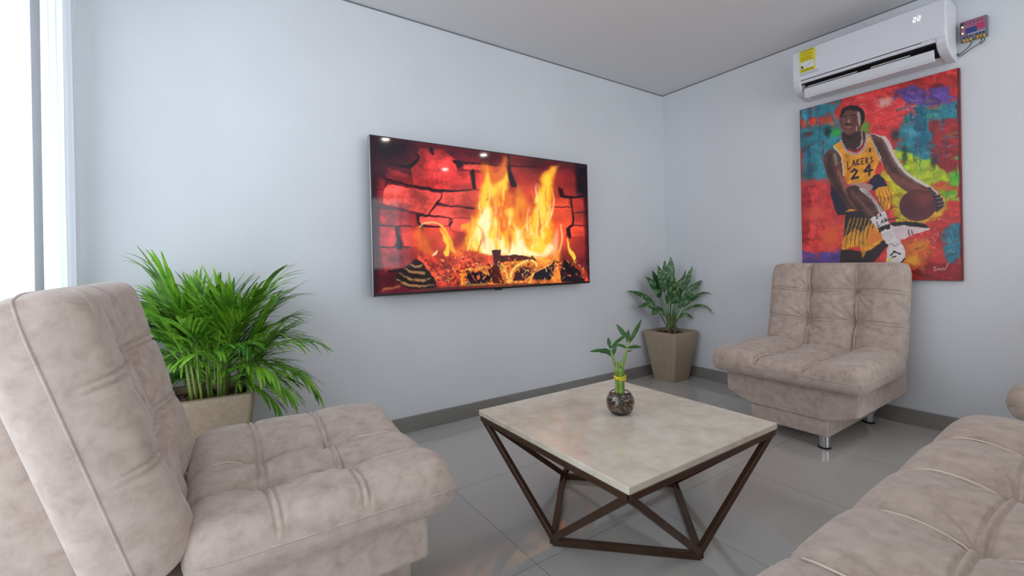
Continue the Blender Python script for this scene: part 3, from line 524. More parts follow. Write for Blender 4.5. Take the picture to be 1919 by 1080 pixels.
# ---------------- tufted seats ----------------
def supercurve(p, n):
    """evenly spaced points of a superellipse quarter pair: returns a in [-1,1] and thickness factor"""
    t = np.linspace(0, math.pi, 4001); c = np.cos(t); x = np.sign(c)*np.abs(c)**(2/p); z = np.abs(np.sin(t))**(2/p)
    return x[::-1], z[::-1]
def edge_profile(width, h, r_in, n):
    """samples across a pillow: positions in [-w/2,w/2] and thickness factor; round over r_in at both rims"""
    q = np.linspace(0, math.pi/2, 9)[:-1]
    left = -width/2+r_in*(1-np.cos(q)); fl_ = np.sin(q)**.8
    mid = np.linspace(-width/2+r_in, width/2-r_in, n)
    pos = np.concatenate([left, mid, -left[::-1]]); fac = np.concatenate([fl_, np.ones(n), fl_[::-1]])
    return pos, fac
def tufted(name, p0, p1, nrm, width, half, cols, rows, parent, m, wing=0, tuft_rows=None, r_end=.05, r_side=.045, sag=0, step=.0032, colA=.02, rowA=.008, tuftA=.03, seed=1, rowc=None, frontdrop=0, edge_fold=1):
    """pillow between p0 and p1 (x,z of its middle line), facing nrm; cols = y of the seams along it, rows = distance of the cross seams"""
    p0 = np.array(p0, float); p1 = np.array(p1, float); Ln = np.linalg.norm(p1-p0); d = (p1-p0)/Ln; n = np.array(nrm, float); n /= np.linalg.norm(n)
    s, fs = edge_profile(Ln, half, r_end, int(Ln/step)); s = s+Ln/2; y, fy = edge_profile(width, half, r_side, int(width/step))
    Sg, Yg = np.meshgrid(s, y, indexing='ij'); Fs, Fy = np.meshgrid(fs, fy, indexing='ij')
    # rounded corners in plan
    a = (Sg/Ln*2-1); b = Yg/(width/2)
    Yp = Yg*(1-.05*np.clip((np.abs(a)-.7)/.3, 0, 1)**2.5); Sp = Ln/2+(Sg-Ln/2)*(1-.035*np.clip((np.abs(b)-.75)/.25, 0, 1)**2.2)
    fac = np.minimum(Fs, Fy)*np.sqrt(np.maximum(Fs, Fy))
    D = np.zeros_like(Sg)
    # lobes between the column seams
    edges = [-width/2]+list(cols)+[width/2]
    lob = np.zeros_like(Sg)
    for e0, e1 in zip(edges[:-1], edges[1:]):
        t = (Yg-e0)/(e1-e0); ok = (t >= 0) & (t <= 1); lob = np.where(ok, np.sin(np.clip(t, 0, 1)*math.pi)**.6, lob)
    D += colA*(lob-1)*np.where(np.abs(Yg) > max([abs(c) for c in cols]+[0]), .8, 1)
    redge = [0]+list(rows)+[Ln]; lr = np.zeros_like(Sg)
    for e0, e1 in zip(redge[:-1], redge[1:]):
        t = (Sg-e0)/(e1-e0); ok = (t >= 0) & (t <= 1); lr = np.where(ok, np.sin(np.clip(t, 0, 1)*math.pi)**.55, lr)
    D += rowA*(lr-1)
    if wing: D += wing*np.clip((np.abs(Yg)-max(abs(c) for c in cols))/.10, 0, 1)
    if sag: D -= sag*np.exp(-((Yg)/(width*.28))**2)*np.clip(Sg/Ln*1.2-.2, 0, 1)
    rg = np.random.default_rng(seed)
    def seam(dist): return .0028*np.exp(-(dist/.0052)**4)-.0066*np.exp(-((np.abs(dist)-.0085)/.0034)**2)
    for c in cols: D += seam(Yg-c-.004*np.sin(Sg*9))
    for r_ in rows: D += seam(Sg-r_-.004*np.sin(Yg*11))
    for c in cols:
        for r_ in (tuft_rows if tuft_rows is not None else rows):
            dx = Sg-r_; dy = Yg-c; rr = np.sqrt(dx*dx+dy*dy)+1e-6; th = np.arctan2(dy, dx)
            D -= tuftA*np.exp(-(rr/.05)**1.1)
            ph = rg.random(3)*6.28; w1 = np.sin(7*th+ph[0]+1.5*np.sin(2*th+ph[1])); w2 = np.sin(15*th+ph[2])
            amp = rr/.05*np.exp(1-rr/.05)
            D += edge_fold*.0042*amp*(np.maximum(w1, -.3)*.9+w2*.5)
    # gathers where the column seams run over the rims
    for c in list(cols):
        for e_, dirn in ((Ln, 1), (0, -1)):
            de = np.abs(Sg-e_); dy = Yg-c; D += edge_fold*.0042*np.exp(-(de/.085)**2)*np.exp(-(dy/.06)**2)*np.sin(dy*260/(1+de*9)+c*30)
            D -= .006*np.exp(-(de/.06)**2)*np.exp(-(dy/.02)**2)
    for sy in (-1, 1):      # gathers at the front corners
        de = Ln-Sg; dy = width/2-sy*Yg; D += .004*np.exp(-((de-.0)/.05)**2)*np.exp(-((dy-.05)/.05)**2)*np.sin(dy*420+de*60)
    low = .0022*np.sin(Sg*23+3*np.sin(Yg*7+seed))*np.sin(Yg*19+2*np.sin(Sg*5)); D += low
    top = half*fac+D*np.clip(fac*1.25, 0, 1)**1.2; bot = -half*fac
    drop = frontdrop*np.clip((Sg/Ln-.62)/.38, 0, 1)**2
    def pos(off):
        X = p0[0]+d[0]*Sp+n[0]*off; Z = p0[1]+d[1]*Sp+n[1]*off-drop; return np.stack([X, Yp, Z], -1)
    T_ = pos(top); B_ = pos(bot); ns, ny = Sg.shape
    iT = np.arange(ns*ny).reshape(ns, ny); iB = iT.copy(); k = ns*ny; Bv = []
    stepb = 1
    inner = np.zeros((ns, ny), bool); inner[1:-1, 1:-1] = True
    iB[inner] = k+np.arange(inner.sum()); V = np.concatenate([T_.reshape(-1, 3), B_[inner]])
    f1 = np.stack([iT[:-1, :-1], iT[1:, :-1], iT[1:, 1:], iT[:-1, 1:]], -1).reshape(-1, 4); f2 = np.stack([iB[:-1, :-1], iB[:-1, 1:], iB[1:, 1:], iB[1:, :-1]], -1).reshape(-1, 4)
    Fc = np.concatenate([f1, f2]); me = bpy.data.meshes.new(name); me.vertices.add(len(V)); me.vertices.foreach_set('co', V.ravel()); me.loops.add(len(Fc)*4); me.polygons.add(len(Fc))
    me.loops.foreach_set('vertex_index', Fc.ravel().astype(np.int32)); me.polygons.foreach_set('loop_start', np.arange(0, len(Fc)*4, 4, dtype=np.int32)); me.polygons.foreach_set('loop_total', np.full(len(Fc), 4, np.int32)); me.update(calc_edges=True)
    bm = bmesh.new(); bm.from_mesh(me); bmesh.ops.recalc_face_normals(bm, faces=bm.faces); bm.to_mesh(me); bm.free()
    o = link(name, me, m, parent, smooth=True)
    # piping along the seam that joins top and underside
    rim = list(T_[:, 0])+list(T_[-1, 1:])+list(T_[::-1, -1][1:])
    rim = rim[::3]; cen = np.mean(rim, 0)
    pts_ = [Vector(q) for q in rim]
    link('piping', bm_me(tube_bm(pts_, .0028, 6)), suede, o, smooth=True)
    for c in cols:          # stitched cord in the middle of every long seam
        i0 = int(ns*.03); q = np.array([T_[i, int(np.argmin(abs(y-c-.004*math.sin(s[i]*9))))] for i in range(i0, ns-i0, 3)])+np.array([n[0], 0, n[1]])*.0006; q[1:-1] = (q[:-2]+q[1:-1]*2+q[2:])/4
        link('seam_cord', bm_me(tube_bm([Vector(v) for v in q], .0019+(.0006 if width > 1 else -.0004), 6)), thread, o, smooth=True)
    return o
def base_front(hw_top, hw_low, x_front, x_back, z0, z1, zc, z2):
    """boat-shaped upper box over the narrower plinth; outline in y,z swept along x"""
    bm = bmesh.new(); P = [(-hw_top, z2), (-hw_top, zc), (-hw_low, z1), (hw_low, z1), (hw_top, zc), (hw_top, z2)]
    a = [bm.verts.new((x_back, y, z)) for y, z in P]; b = [bm.verts.new((x_front, y, z)) for y, z in P]
    bm.faces.new(a); bm.faces.new(b[::-1])
    for i in range(6): bm.faces.new((a[i], b[i], b[(i+1) % 6], a[(i+1) % 6]))
    bmesh.ops.recalc_face_normals(bm, faces=bm.faces); bmesh.ops.bevel(bm, geom=bm.edges[:], offset=.012, segments=3, affect='EDGES', profile=.5)
    return bm
def make_seat(root, W, cols, srows, brows, wing, hw_low, seed, legs_y, lean=.216, bwing=.03, slen=.635, bx=-.036, bw=0, bcol=None, rear=0, bhalf=.062):
    tufted('seat_cushion', (-.02, .402), (slen, .400), (0, 1), W, .066, cols, srows, root, suede, wing=wing, sag=.012, colA=.026, tuftA=.036, seed=seed, r_end=.058, frontdrop=.008)
    bn = Vector((.597, lean)).normalized()
    tufted('back_cushion', (bx, .375), (bx-lean, .965), bn, W-.02+bw, bhalf, bcol or cols, brows, root, suede, wing=bwing, colA=.04, tuftA=.038, seed=seed+5, r_end=.05)
    link('upper_base', bm_me(base_front(W/2-.055, hw_low, .53, -.08-lean*.8, .065, .15, .205, .35)), suede, root, smooth=False)
    box('plinth', -.08-lean*.75, .522, -hw_low, hw_low, .065, .152, suede, root, .008, 2)
    # padded board behind the back cushion
    k = lean/.216; bm = prism_bm([(-.06, .30), (-.10, .42), (-.10-.20*k, .90), (-.105-.213*k-rear*.5, .90), (-.11-.215*k-rear, .2), (-.10, .2)], -(W/2-.10), W/2-.10, .012, 3)
    link('back_board', bm_me(bm), suede, root)
    for y in legs_y:
        for x in (.492, -.03-lean*.8):
            lg = link('leg', bm_me(lathe_bm([(0, .068), (.026, .068), (.026, .01), (.0, .01)], 40)), steel, root, (x, y, 0)); lg['label'] = 'short brushed steel leg'
            link('rubber_foot', bm_me(lathe_bm([(0, .01), (.029, .01), (.029, 0), (0, 0)], 28)), rubber, lg)
def dup(root, loc, rz, label):
    r = root.copy(); COL.objects.link(r); r.location = loc; r.rotation_euler = (0, 0, rz); r['label'] = label
    for ch in list(root.children):
        c = ch.copy(); COL.objects.link(c); c.parent = r
        for g in ch.children: q = g.copy(); COL.objects.link(q); q.parent = c
    return r
GA = 'matching beige suede armchairs'
ac = thing('armchair', 'beige suede tufted armchair large at left, beside the leafy palm', 'armchair', (-3.49, -1.125, 0), 0, GA)
make_seat(ac, .745, [-.145, .06], [.175, .37], [.23, .42], .014, .20, 3, (-.17, .17), bwing=.02, lean=.172, slen=.605, bx=-.070, bhalf=.076, bw=.02, bcol=[-.16, .06], rear=.07)
ac2 = thing('armchair', 'beige suede tufted armchair under the basketball painting, steel legs showing', 'armchair', (-.285, -1.385, 0), math.pi, GA)
make_seat(ac2, .79, [-.13, .13], [.175, .37], [.23, .42], .018, .20, 3, (-.17, .17), lean=.12, bwing=.012, bw=-.02)
dup(ac, (-.412, -2.805, 0), math.pi/2, 'beige suede armchair cut off at the right edge of the photo beyond the sofa')
so = thing('sofa', 'long beige suede tufted sofa in the lower right foreground', 'sofa', (-2.035, -2.79, 0), math.pi/2)
make_seat(so, 1.65, [-.495, -.165, .165, .495], [.20, .43], [.23, .42], 0, .62, 9, (-.58, .58))

# ---------------- coffee table ----------------
TC = Vector((-2.10, -1.345, 0)); hb, hr = .41, .35
tb = thing('coffee_table', 'low square coffee table with cream marble top on a bronze geometric frame', 'table', TC)
bm = box_bm(-hb, hb, -hb, hb, .363, .385, .003, 2); link('marble_top', bm_me(bm), marble, tb)
cs = [(-hb+.012, -hb+.012), (hb-.012, -hb+.012), (hb-.012, hb-.012), (-hb+.012, hb-.012)]
for i in range(4):
    a = cs[i]; b = cs[(i+1) % 4]; link('top_rail', bm_me(bar_bm((*a, .3515), (*b, .3515), .022, .022)), bronze, tb)
vs = [(0, -hr), (hr, 0), (0, hr), (-hr, 0)]
for i in range(4):
    link('floor_rail', bm_me(bar_bm((*vs[i], .0115), (*vs[(i+1) % 4], .0115), .022, .022)), bronze, tb)
    a = cs[i]; b = cs[(i+1) % 4]
    for q in (a, b): link('leg', bm_me(bar_bm((vs[i][0]*.985, vs[i][1]*.985, .021), (q[0]*.985, q[1]*.985, .345), .02, .022)), bronze, tb)

# ---------------- lucky bamboo in a glass bowl ----------------
leaf_dark = mottle(mat('bamboo_leaf', (70, 120, 60), .45), (36, 76, 34), (70, 112, 52), 30, 3)
stalk_m = mottle(mat('bamboo_stalk', (130, 170, 70), .4), (92, 130, 50), (146, 172, 80), 20, 3, stretch=(1, 1, 3))
def blade_bm(pts, wid, nrm=(0, 0, 1), bm=None, fold=.25, th=0):
    bm = bm or bmesh.new(); pts = [Vector(p) for p in pts]; rows_ = []; n = len(pts); up_ = Vector(nrm)
    for i, p in enumerate(pts):
        d = (pts[min(i+1, n-1)]-pts[max(i-1, 0)]).normalized(); s = d.cross(up_)
        if s.length < 1e-3: s = Vector((1, 0, 0))
        s.normalize(); u = s.cross(d); w_ = wid[i] if hasattr(wid, '__len__') else wid*math.sin(math.pi*min(.97, max(.06, (i+.25)/(n-.4))))**.8
        rows_.append([bm.verts.new(p-s*w_+u*w_*fold), bm.verts.new(p), bm.verts.new(p+s*w_+u*w_*fold)])
    for a, b in zip(rows_[:-1], rows_[1:]):
        bm.faces.new((a[0], a[1], b[1], b[0])); bm.faces.new((a[1], a[2], b[2], b[1]))
    return bm
def arc(p, dirv, ln, droop, n=9, curl=0):
    p = Vector(p); d = Vector(dirv).normalized(); o = [p.copy()]
    for i in range(n-1):
        p = p+d*ln/(n-1); o.append(p.copy()); d = (d+Vector((0, 0, -droop/(n-1)))).normalized()
        if curl: d.rotate(Matrix.Rotation(curl/(n-1), 3, 'Z'))
    return o
bb = thing('bamboo_plant', 'lucky bamboo stalks in a round glass bowl of pebbles on the coffee table', 'plant', (-2.075, -1.33, .3855))
gbowl = mat('clear_glass', (250, 252, 252), .02, 0, Transmission_Weight=1., IOR=1.45)
pr = [(0, 0), (.028, 0), (.042, .008), (.054, .028), (.058, .048), (.054, .068), (.044, .084), (.038, .090)]
prof = pr+[(r_-.0012, z) for r_, z in pr[::-1] if r_ > .03]+[(0, .003)]
link('glass_bowl', bm_me(lathe_bm(prof, 40)), gbowl, bb, smooth=True)
bm = bmesh.new(); rg = random.Random(4)
cnt = 0
pm = bpy.data.materials.new('pebble_mix'); pm.use_nodes = True; nn = pm.node_tree.nodes; ll = pm.node_tree.links
gi = nn.new('ShaderNodeVertexColor'); gi.layer_name = 'Col'; ll.new(gi.outputs[0], nn['Principled BSDF'].inputs['Base Color']); nn['Principled BSDF'].inputs['Roughness'].default_value = .4
pcols = [(130, 92, 66), (170, 130, 96), (90, 66, 52), (206, 180, 146), (140, 108, 84), (110, 108, 104), (186, 120, 84), (226, 206, 180)]
cl = bm.loops.layers.color.new('Col')
for i in range(900):
    z = rg.uniform(.009, .078); R_ = np.interp(z, [p[1] for p in pr[1:]], [p[0] for p in pr[1:]])-.0075; a = rg.uniform(0, 6.28); r_ = R_*(1 if i % 2 else math.sqrt(rg.random()))
    if i % 2 == 0 and z < .07: continue
    g = bmesh.ops.create_icosphere(bm, subdivisions=1, radius=rg.uniform(.004, .0066)); ce = Vector((r_*math.cos(a), r_*math.sin(a), z)); sc = Vector((rg.uniform(.7, 1.3), rg.uniform(.7, 1.3), rg.uniform(.6, 1)))
    co = rgb(*rg.choice(pcols)); fs = set()
    for v in g['verts']:
        v.co = Vector((v.co.x*sc.x, v.co.y*sc.y, v.co.z*sc.z))+ce
        for f in v.link_faces: fs.add(f)
    for f in fs:
        for lp in f.loops: lp[cl] = co
o = link('pebbles', bm_me(bm), pm, bb, smooth=True); o['kind'] = 'stuff'; o['label'] = 'brown and tan pebbles filling the bowl'
view = Vector((r2.x, r2.y, 0)).normalized()     # a horizontal axis of the table plant
for (ox, oy, z1) in [(-.011, 0, .208), (.011, .004, .212), (0, -.012, .19)]:
    p0 = view*ox+Vector((-view.y, view.x, 0))*oy; zs = [.02]; rr = [.0095]
    pts_ = [p0+Vector((0, 0, .02))]
    k = 0; z = .02
    while z < z1-.001:
        for dz, r_ in ((.004, .0088), (.026, .0086), (.03, .0102), (.033, .0088)):
            if z+dz < z1: pts_.append(p0+Vector((0, 0, z+dz))); rr.append(r_)
        z += .042
    pts_.append(p0+Vector((0, 0, z1))); rr.append(.0085)
    link('stalk', bm_me(tube_bm(pts_, rr, 12)), stalk_m, bb, smooth=True)
tie = mat('yellow_tie', (232, 204, 30), .4)
bm = bmesh.new()
for k in range(3):
    tube_bm([view*(.0235*math.cos(a))+Vector((-view.y, view.x, 0))*(-.003+.019*math.sin(a))+Vector((0, 0, .142+.006*k+.003*math.sin(a*2+k))) for a in np.linspace(0, 6.28, 26)], .0022, 6, bm)
link('tie', bm_me(bm), tie, bb, smooth=True)
def sprout(base, dirv, ln, lv):
    pts_ = arc(base, dirv, ln, -.35, 7); s_ = link('shoot', bm_me(tube_bm(pts_, np.linspace(.0065, .003, 7), 8)), stalk_m, bb, smooth=True)
    for (fr, dx, dz, L_, dr, w_) in lv:
        p = pts_[int(fr*6)]; bm = blade_bm(arc(p, view*dx+Vector((0, 0, dz))+Vector((-view.y, view.x, 0))*.15, L_, dr, 9), w_, (view.y*-1, view.x, .3))
        link('leaf', bm_me(bm), leaf_dark, bb, smooth=True)
sprout(view*-.016+Vector((0, 0, .198)), view*-.35+Vector((0, 0, 1)), .07, [(.9, -1, .12, .085, .35, .008), (.8, -.9, .5, .05, .9, .009), (1, -.15, 1, .045, 0, .008), (.6, .3, 1, .06, 0, .009), (1, 1, .9, .1, .3, .008), (.5, -.5, .6, .05, .5, .010)])
sprout(view*.014+Vector((0, 0, .20)), view*.3+Vector((0, 0, 1)), .10, [(1, -.75, 1, .08, -.1, .010), (.95, .75, 1, .115, -.4, .010), (.8, 1, .25, .062, .55, .008), (.55, 1, .35, .03, .2, .003), (.9, .1, 1, .06, 0, .009), (1, -.3, .6, .045, .2, .009), (.7, -.9, .6, .05, .8, .007)])

# ---------------- planters ----------------
def planter(root, top, bot, h, rim=.022, bev=.014):
    bm = bmesh.new(); n = 4
    prof_ = [(bot/2, 0), (bot/2+.003, .012), (top/2, h-.03), (top/2, h), (top/2-rim, h), (top/2-rim-.002, h-.05)]
    rings = []
    for hw, z in prof_:
        ring = []
        c = .022 if hw > .12 else .018
        for sx, sy in ((-1, -1), (1, -1), (1, 1), (-1, 1)):
            for k in range(5):
                a = math.atan2(sy, sx)-math.pi/4+k*math.pi/8; ring.append(bm.verts.new((sx*(hw-c)+c*math.cos(a), sy*(hw-c)+c*math.sin(a), z)))
        rings.append(ring)
    for a, b in zip(rings[:-1], rings[1:]):
        for k in range(20): bm.faces.new((a[k], a[(k+1) % 20], b[(k+1) % 20], b[k]))
    bm.faces.new(rings[0]); bm.faces.new(rings[-1])
    link('planter', bm_me(bm), pot_m, root)
    rg = random.Random(int(top*1000)); bm = bmesh.new(); hw = top/2-rim-.004
    box_bm(-hw, hw, -hw, hw, h-.052, h-.04, bm=bm)
    for i in range(420):
        g = bmesh.ops.create_cube(bm, size=1); R = Matrix.Rotation(rg.uniform(0, 6.28), 3, 'Z') @ Matrix.Rotation(rg.uniform(-.6, .6), 3, 'X') @ Matrix.Rotation(rg.uniform(-.5, .5), 3, 'Y')
        s_ = Vector((rg.uniform(.01, .032), rg.uniform(.006, .014), rg.uniform(.003, .007))); c = Vector((rg.uniform(-hw+.012, hw-.012), rg.uniform(-hw+.012, hw-.012), h-.038+rg.uniform(0, .016)))
        for v in g['verts']: v.co = c+R @ Vector((v.co.x*s_.x, v.co.y*s_.y, v.co.z*s_.z))
    o = link('mulch', bm_me(bm), soil_m, root); o['kind'] = 'stuff'; o['label'] = 'brown bark mulch'
# areca palm
palm_m = mottle(mat('palm_leaf', (70, 140, 50), .4), (44, 110, 26), (140, 194, 56), 7, 3, .35, .65)
palm_m.node_tree.nodes['Principled BSDF'].inputs['Subsurface Weight'].default_value = 0
cane_m = mottle(mat('palm_cane', (120, 150, 70), .5), (60, 96, 36), (142, 152, 66), 12, 3, stretch=(1, 1, .3))
PB = Vector((-3.447, -.212, 0))
pp = thing('potted_palm', 'bushy green areca palm in a square stone-coloured planter by the left armchair', 'plant', PB, -.06)
planter(pp, .33, .22, .47, .03)
rg = random.Random(21)
def frond(base, az, tilt, ln, droop, nl, ll_, lw, m=palm_m, start=.35):
    """az: heading in the room; tilt from vertical"""
    d = Vector((math.cos(az)*math.sin(tilt), math.sin(az)*math.sin(tilt), math.cos(tilt))); pts_ = arc(base, d, ln, droop, 24)
    pts_ = [Vector((max(q.x, -.33), min(q.y, -PB.y-.075), q.z)) for q in pts_]
    bm = tube_bm(pts_, np.linspace(.0045, .0012, 24), 6)
    for i in range(nl):
        f = start+(1-start)*(i+.5)/nl; k = f*23; j = min(22, int(k)); p = pts_[j].lerp(pts_[j+1], k-j); t = (pts_[j+1]-pts_[j]).normalized()
        side = t.cross(Vector((0, 0, 1)))
        if side.length < .05: side = Vector((math.sin(az), -math.cos(az), 0))
        side.normalize()
        q = (i+.5)/nl; L_ = ll_*(.55+.75*math.sin(math.pi*(.15+.75*q)))*rg.uniform(.85, 1.1)
        for sg in (-1, 1):
            dv = t*(.95+q*.9)+side*sg*(1.-.45*q)+Vector((0, 0, .3+rg.uniform(-.2, .2)))
            L_ *= 1.08; pl = arc(p, dv, L_, rg.uniform(.4, 1.5), 8); pl = [Vector((max(v.x, -.36), min(v.y, -PB.y-.055), v.z)) for v in pl]
            blade_bm(pl, lw*rg.uniform(.8, 1.15), (0, 0, 1), bm, .3)
    o = link('frond', bm_me(bm), m, pp, smooth=True); return o
for i in range(30):
    a = rg.uniform(0, 6.28); r_ = .075*math.sqrt(rg.random()); p = Vector((.02+r_*math.cos(a)*1.3, -.02+r_*math.sin(a), .425)); d = Vector((math.cos(a)*.12, math.sin(a)*.12, 1)); h_ = rg.uniform(.12, .3)
    q = arc(p, d, h_, 0, 5); link('cane', bm_me(tube_bm(q, np.linspace(rg.uniform(.0045, .0068), .003, 5), 8)), cane_m, pp, smooth=True)
    frond(q[-1]-Vector((0, 0, .05)), a+rg.uniform(-.5, .5), rg.uniform(.05, .6), rg.uniform(.17, .31), rg.uniform(.2, 1.1), 8, .18, .0078, start=.2)
RT = math.atan2(-.56, .83)  # heading towards the right of the view
for az, ti, ln, dr, nl, L_ in [(RT+.25, .75, .50, 2.3, 15, .11), (RT+.5, .85, .40, 1.8, 13, .12), (RT, 1.0, .34, 1.6, 12, .11), (RT+.35, .5, .46, 1.9, 13, .12), (RT+.1, 1.25, .30, 1.5, 9, .09), (RT+.6, 1.2, .34, 1.0, 10, .1),
                               (math.pi+RT, .7, .42, 1.4, 12, .13), (math.pi+RT+.3, .85, .40, 1.2, 12, .13), (math.pi+RT-.35, 1.1, .38, 1.2, 12, .13), (math.pi+RT, 1.3, .32, .7, 10, .11), (math.pi+RT-.4, .5, .42, 1.3, 12, .13),
                               (math.pi+RT, 1.0, .36, .6, 10, .12), (-2., .6, .34, 1.4, 10, .12), (-1.2, .5, .38, 1.4, 11, .12), (-1.0, .3, .44, 1.2, 11, .13), (RT, .7, .40, 1.0, 13, .13), (RT+.2, .55, .42, .9, 13, .13), (RT-.3, .8, .36, 1.3, 12, .12), (math.pi+RT+.1, .9, .40, .9, 12, .14), (math.pi+RT-.1, 1.2, .36, .9, 12, .13), (math.pi+RT-.3, .8, .40, .7, 12, .14), (math.pi+RT-.5, 1.25, .3, .6, 10, .13), (2.2, .3, .36, .8, 11, .14), (1.2, .25, .34, .6, 11, .14), (-.4, .28, .38, .9, 12, .14), (-2.6, .3, .37, 1., 12, .14), (-1.6, .2, .3, .6, 12, .14), (0, .05, .36, .3, 10, .16), (3, .15, .37, .3, 10, .16), (-1.57, .1, .33, .4, 10, .16)]:
    frond(Vector((.02+rg.uniform(-.03, .03), -.02+rg.uniform(-.03, .03), .50)), az, ti, ln, dr, nl, L_, .007, start=.25)
# chinese evergreen in the corner
vl = mat('variegated_leaf', (50, 92, 50), .35); nt = vl.node_tree; N = nt.nodes; L = nt.links
n_ = N.new('ShaderNodeTexNoise'); n_.inputs['Scale'].default_value = 26; n_.inputs['Detail'].default_value = 2; n_.inputs['Distortion'].default_value = 1.2; tcc = N.new('ShaderNodeTexCoord'); L.new(tcc.outputs['Object'], n_.inputs['Vector'])
rp = N.new('ShaderNodeValToRGB'); rp.color_ramp.elements[0].position = .48; rp.color_ramp.elements[0].color = rgb(44, 90, 42); rp.color_ramp.elements[1].position = .62; rp.color_ramp.elements[1].color = rgb(126, 152, 112); L.new(n_.outputs[0], rp.inputs[0]); L.new(rp.outputs[0], N['Principled BSDF'].inputs['Base Color'])
EB = Vector((-.214, -.198, 0))
ev = thing('potted_evergreen', 'chinese evergreen with broad mottled leaves in a square planter in the room corner', 'plant', EB, 0)
planter(ev, .318, .205, .409, .02)
bark = mottle(mat('woody_stem', (90, 66, 52), .8), (70, 48, 40), (150, 130, 100), 40, 4); petm = mat('leaf_stalk', (84, 124, 66), .5)
for x, y in ((-.02, 0), (.018, .012), (.03, -.02)):
    link('stem', bm_me(tube_bm(arc((x, y, .36), (x*2, y*2, 1), .19, 0, 6), [.011, .010, .011, .010, .009, .008], 10)), bark, ev, smooth=True)
vr = Vector((.83, -.56, 0)); vd = Vector((.56, .83, 0))
# (sideways, towards viewer, up) heading, stalk length, leaf length, half width, droop
for (a, b_, c, sl, L_, w_, dr) in [(-.30, .3, 1, .30, .20, .038, .5), (-.12, .1, 1, .32, .20, .036, .2), (.06, -.1, 1, .38, .17, .03, -.1), (-.55, .2, .95, .26, .19, .036, .8), (-.9, .1, .75, .20, .24, .028, .9), (-.8, .5, .5, .16, .2, .032, 1.2), (-.5, .5, .4, .12, .17, .036, 1.9),
                                (.25, .3, 1, .24, .17, .036, .7), (.12, .5, .9, .2, .16, .038, 1.3), (.55, .1, 1, .30, .2, .022, -.2), (.75, .25, 1, .24, .19, .034, .6), (.42, .0, 1, .26, .2, .018, -.1), (.95, .2, .75, .22, .26, .014, 1.3), (.9, .4, .55, .16, .25, .013, 1.9), (.8, .2, .45, .1, .11, .02, 2.0),
                                (-.2, .6, .8, .2, .18, .036, 1.), (.0, .4, 1, .26, .16, .034, .6), (.45, .5, .7, .18, .15, .034, 1.2), (-.4, .0, 1, .28, .18, .032, .3)]:
    d = vr*a-vd*b_*.7+Vector((0, 0, c)); L_ *= 1.2; w_ *= 1.12; sl *= 1.08; st = arc(Vector((a*.03, 0, .42)), d*.75+Vector((0, 0, .8)), sl, .25, 8); hd = (st[-1]-st[-2]).normalized()*.6+d.normalized()*.5
    s_ = link('leaf_stalk', bm_me(tube_bm(st, np.linspace(.005, .0028, 8), 8)), petm, ev, smooth=True)
    pl = arc(st[-1], hd, L_, dr, 13); wl = [w_*math.sin(math.pi*min(.985, (i/12)**.8*.93+.05)) for i in range(13)]
    link('leaf', bm_me(blade_bm([Vector((min(v.x, -EB.x-.03), min(v.y, -EB.y-.03), v.z)) for v in pl], wl, -vd*.8+Vector((0, 0, .6)), None, .18)), vl, ev, smooth=True)

# ---------------- picture surfaces ----------------
def picture(name, art, quad_px, W_, H_, nu, nv, m, parent):
    """flat sheet in local x (right) and z (up), coloured per vertex"""
    Hm = homography([(0, 1), (1, 1), (1, 0), (0, 0)], quad_px)
    u, v = np.meshgrid(np.linspace(0, 1, nu), np.linspace(0, 1, nv)); p = np.stack([u.ravel(), v.ravel(), np.ones(u.size)], 1) @ Hm.T; px = p[:, :2]/p[:, 2:]
    col = np.clip(art.sample(px), 0, 1); l_ = np.where(col <= .04045, col/12.92, ((col+.055)/1.055)**2.4)
    V = np.stack([(u.ravel()-.5)*W_, np.zeros(u.size), (v.ravel()-.5)*H_], 1); i = np.arange(nu*nv).reshape(nv, nu)
    Fc = np.stack([i[:-1, :-1], i[:-1, 1:], i[1:, 1:], i[1:, :-1]], -1).reshape(-1, 4)
    me = bpy.data.meshes.new(name); me.vertices.add(len(V)); me.vertices.foreach_set('co', V.ravel()); me.loops.add(len(Fc)*4); me.polygons.add(len(Fc))
    me.loops.foreach_set('vertex_index', Fc.ravel().astype(np.int32)); me.polygons.foreach_set('loop_start', np.arange(0, len(Fc)*4, 4, dtype=np.int32)); me.polygons.foreach_set('loop_total', np.full(len(Fc), 4, np.int32)); me.update(calc_edges=True)
    at_ = me.color_attributes.new('Col', 'FLOAT_COLOR', 'POINT'); at_.data.foreach_set('color', np.concatenate([l_, np.ones((len(l_), 1))], 1).astype(np.float32).ravel())
    return link(name, me, m, parent)
def vc_mat(name, emit, rough, base=True):
    m = bpy.data.materials.new(name); m.use_nodes = True; nn = m.node_tree.nodes; ll = m.node_tree.links; b = nn['Principled BSDF']; a = nn.new('ShaderNodeVertexColor'); a.layer_name = 'Col'
    b.inputs['Roughness'].default_value = rough
    if base: ll.new(a.outputs[0], b.inputs['Base Color'])
    else: b.inputs['Base Color'].default_value = (.01, .01, .012, 1)
    if emit: ll.new(a.outputs[0], b.inputs['Emission Color']); b.inputs['Emission Strength'].default_value = emit
    return m
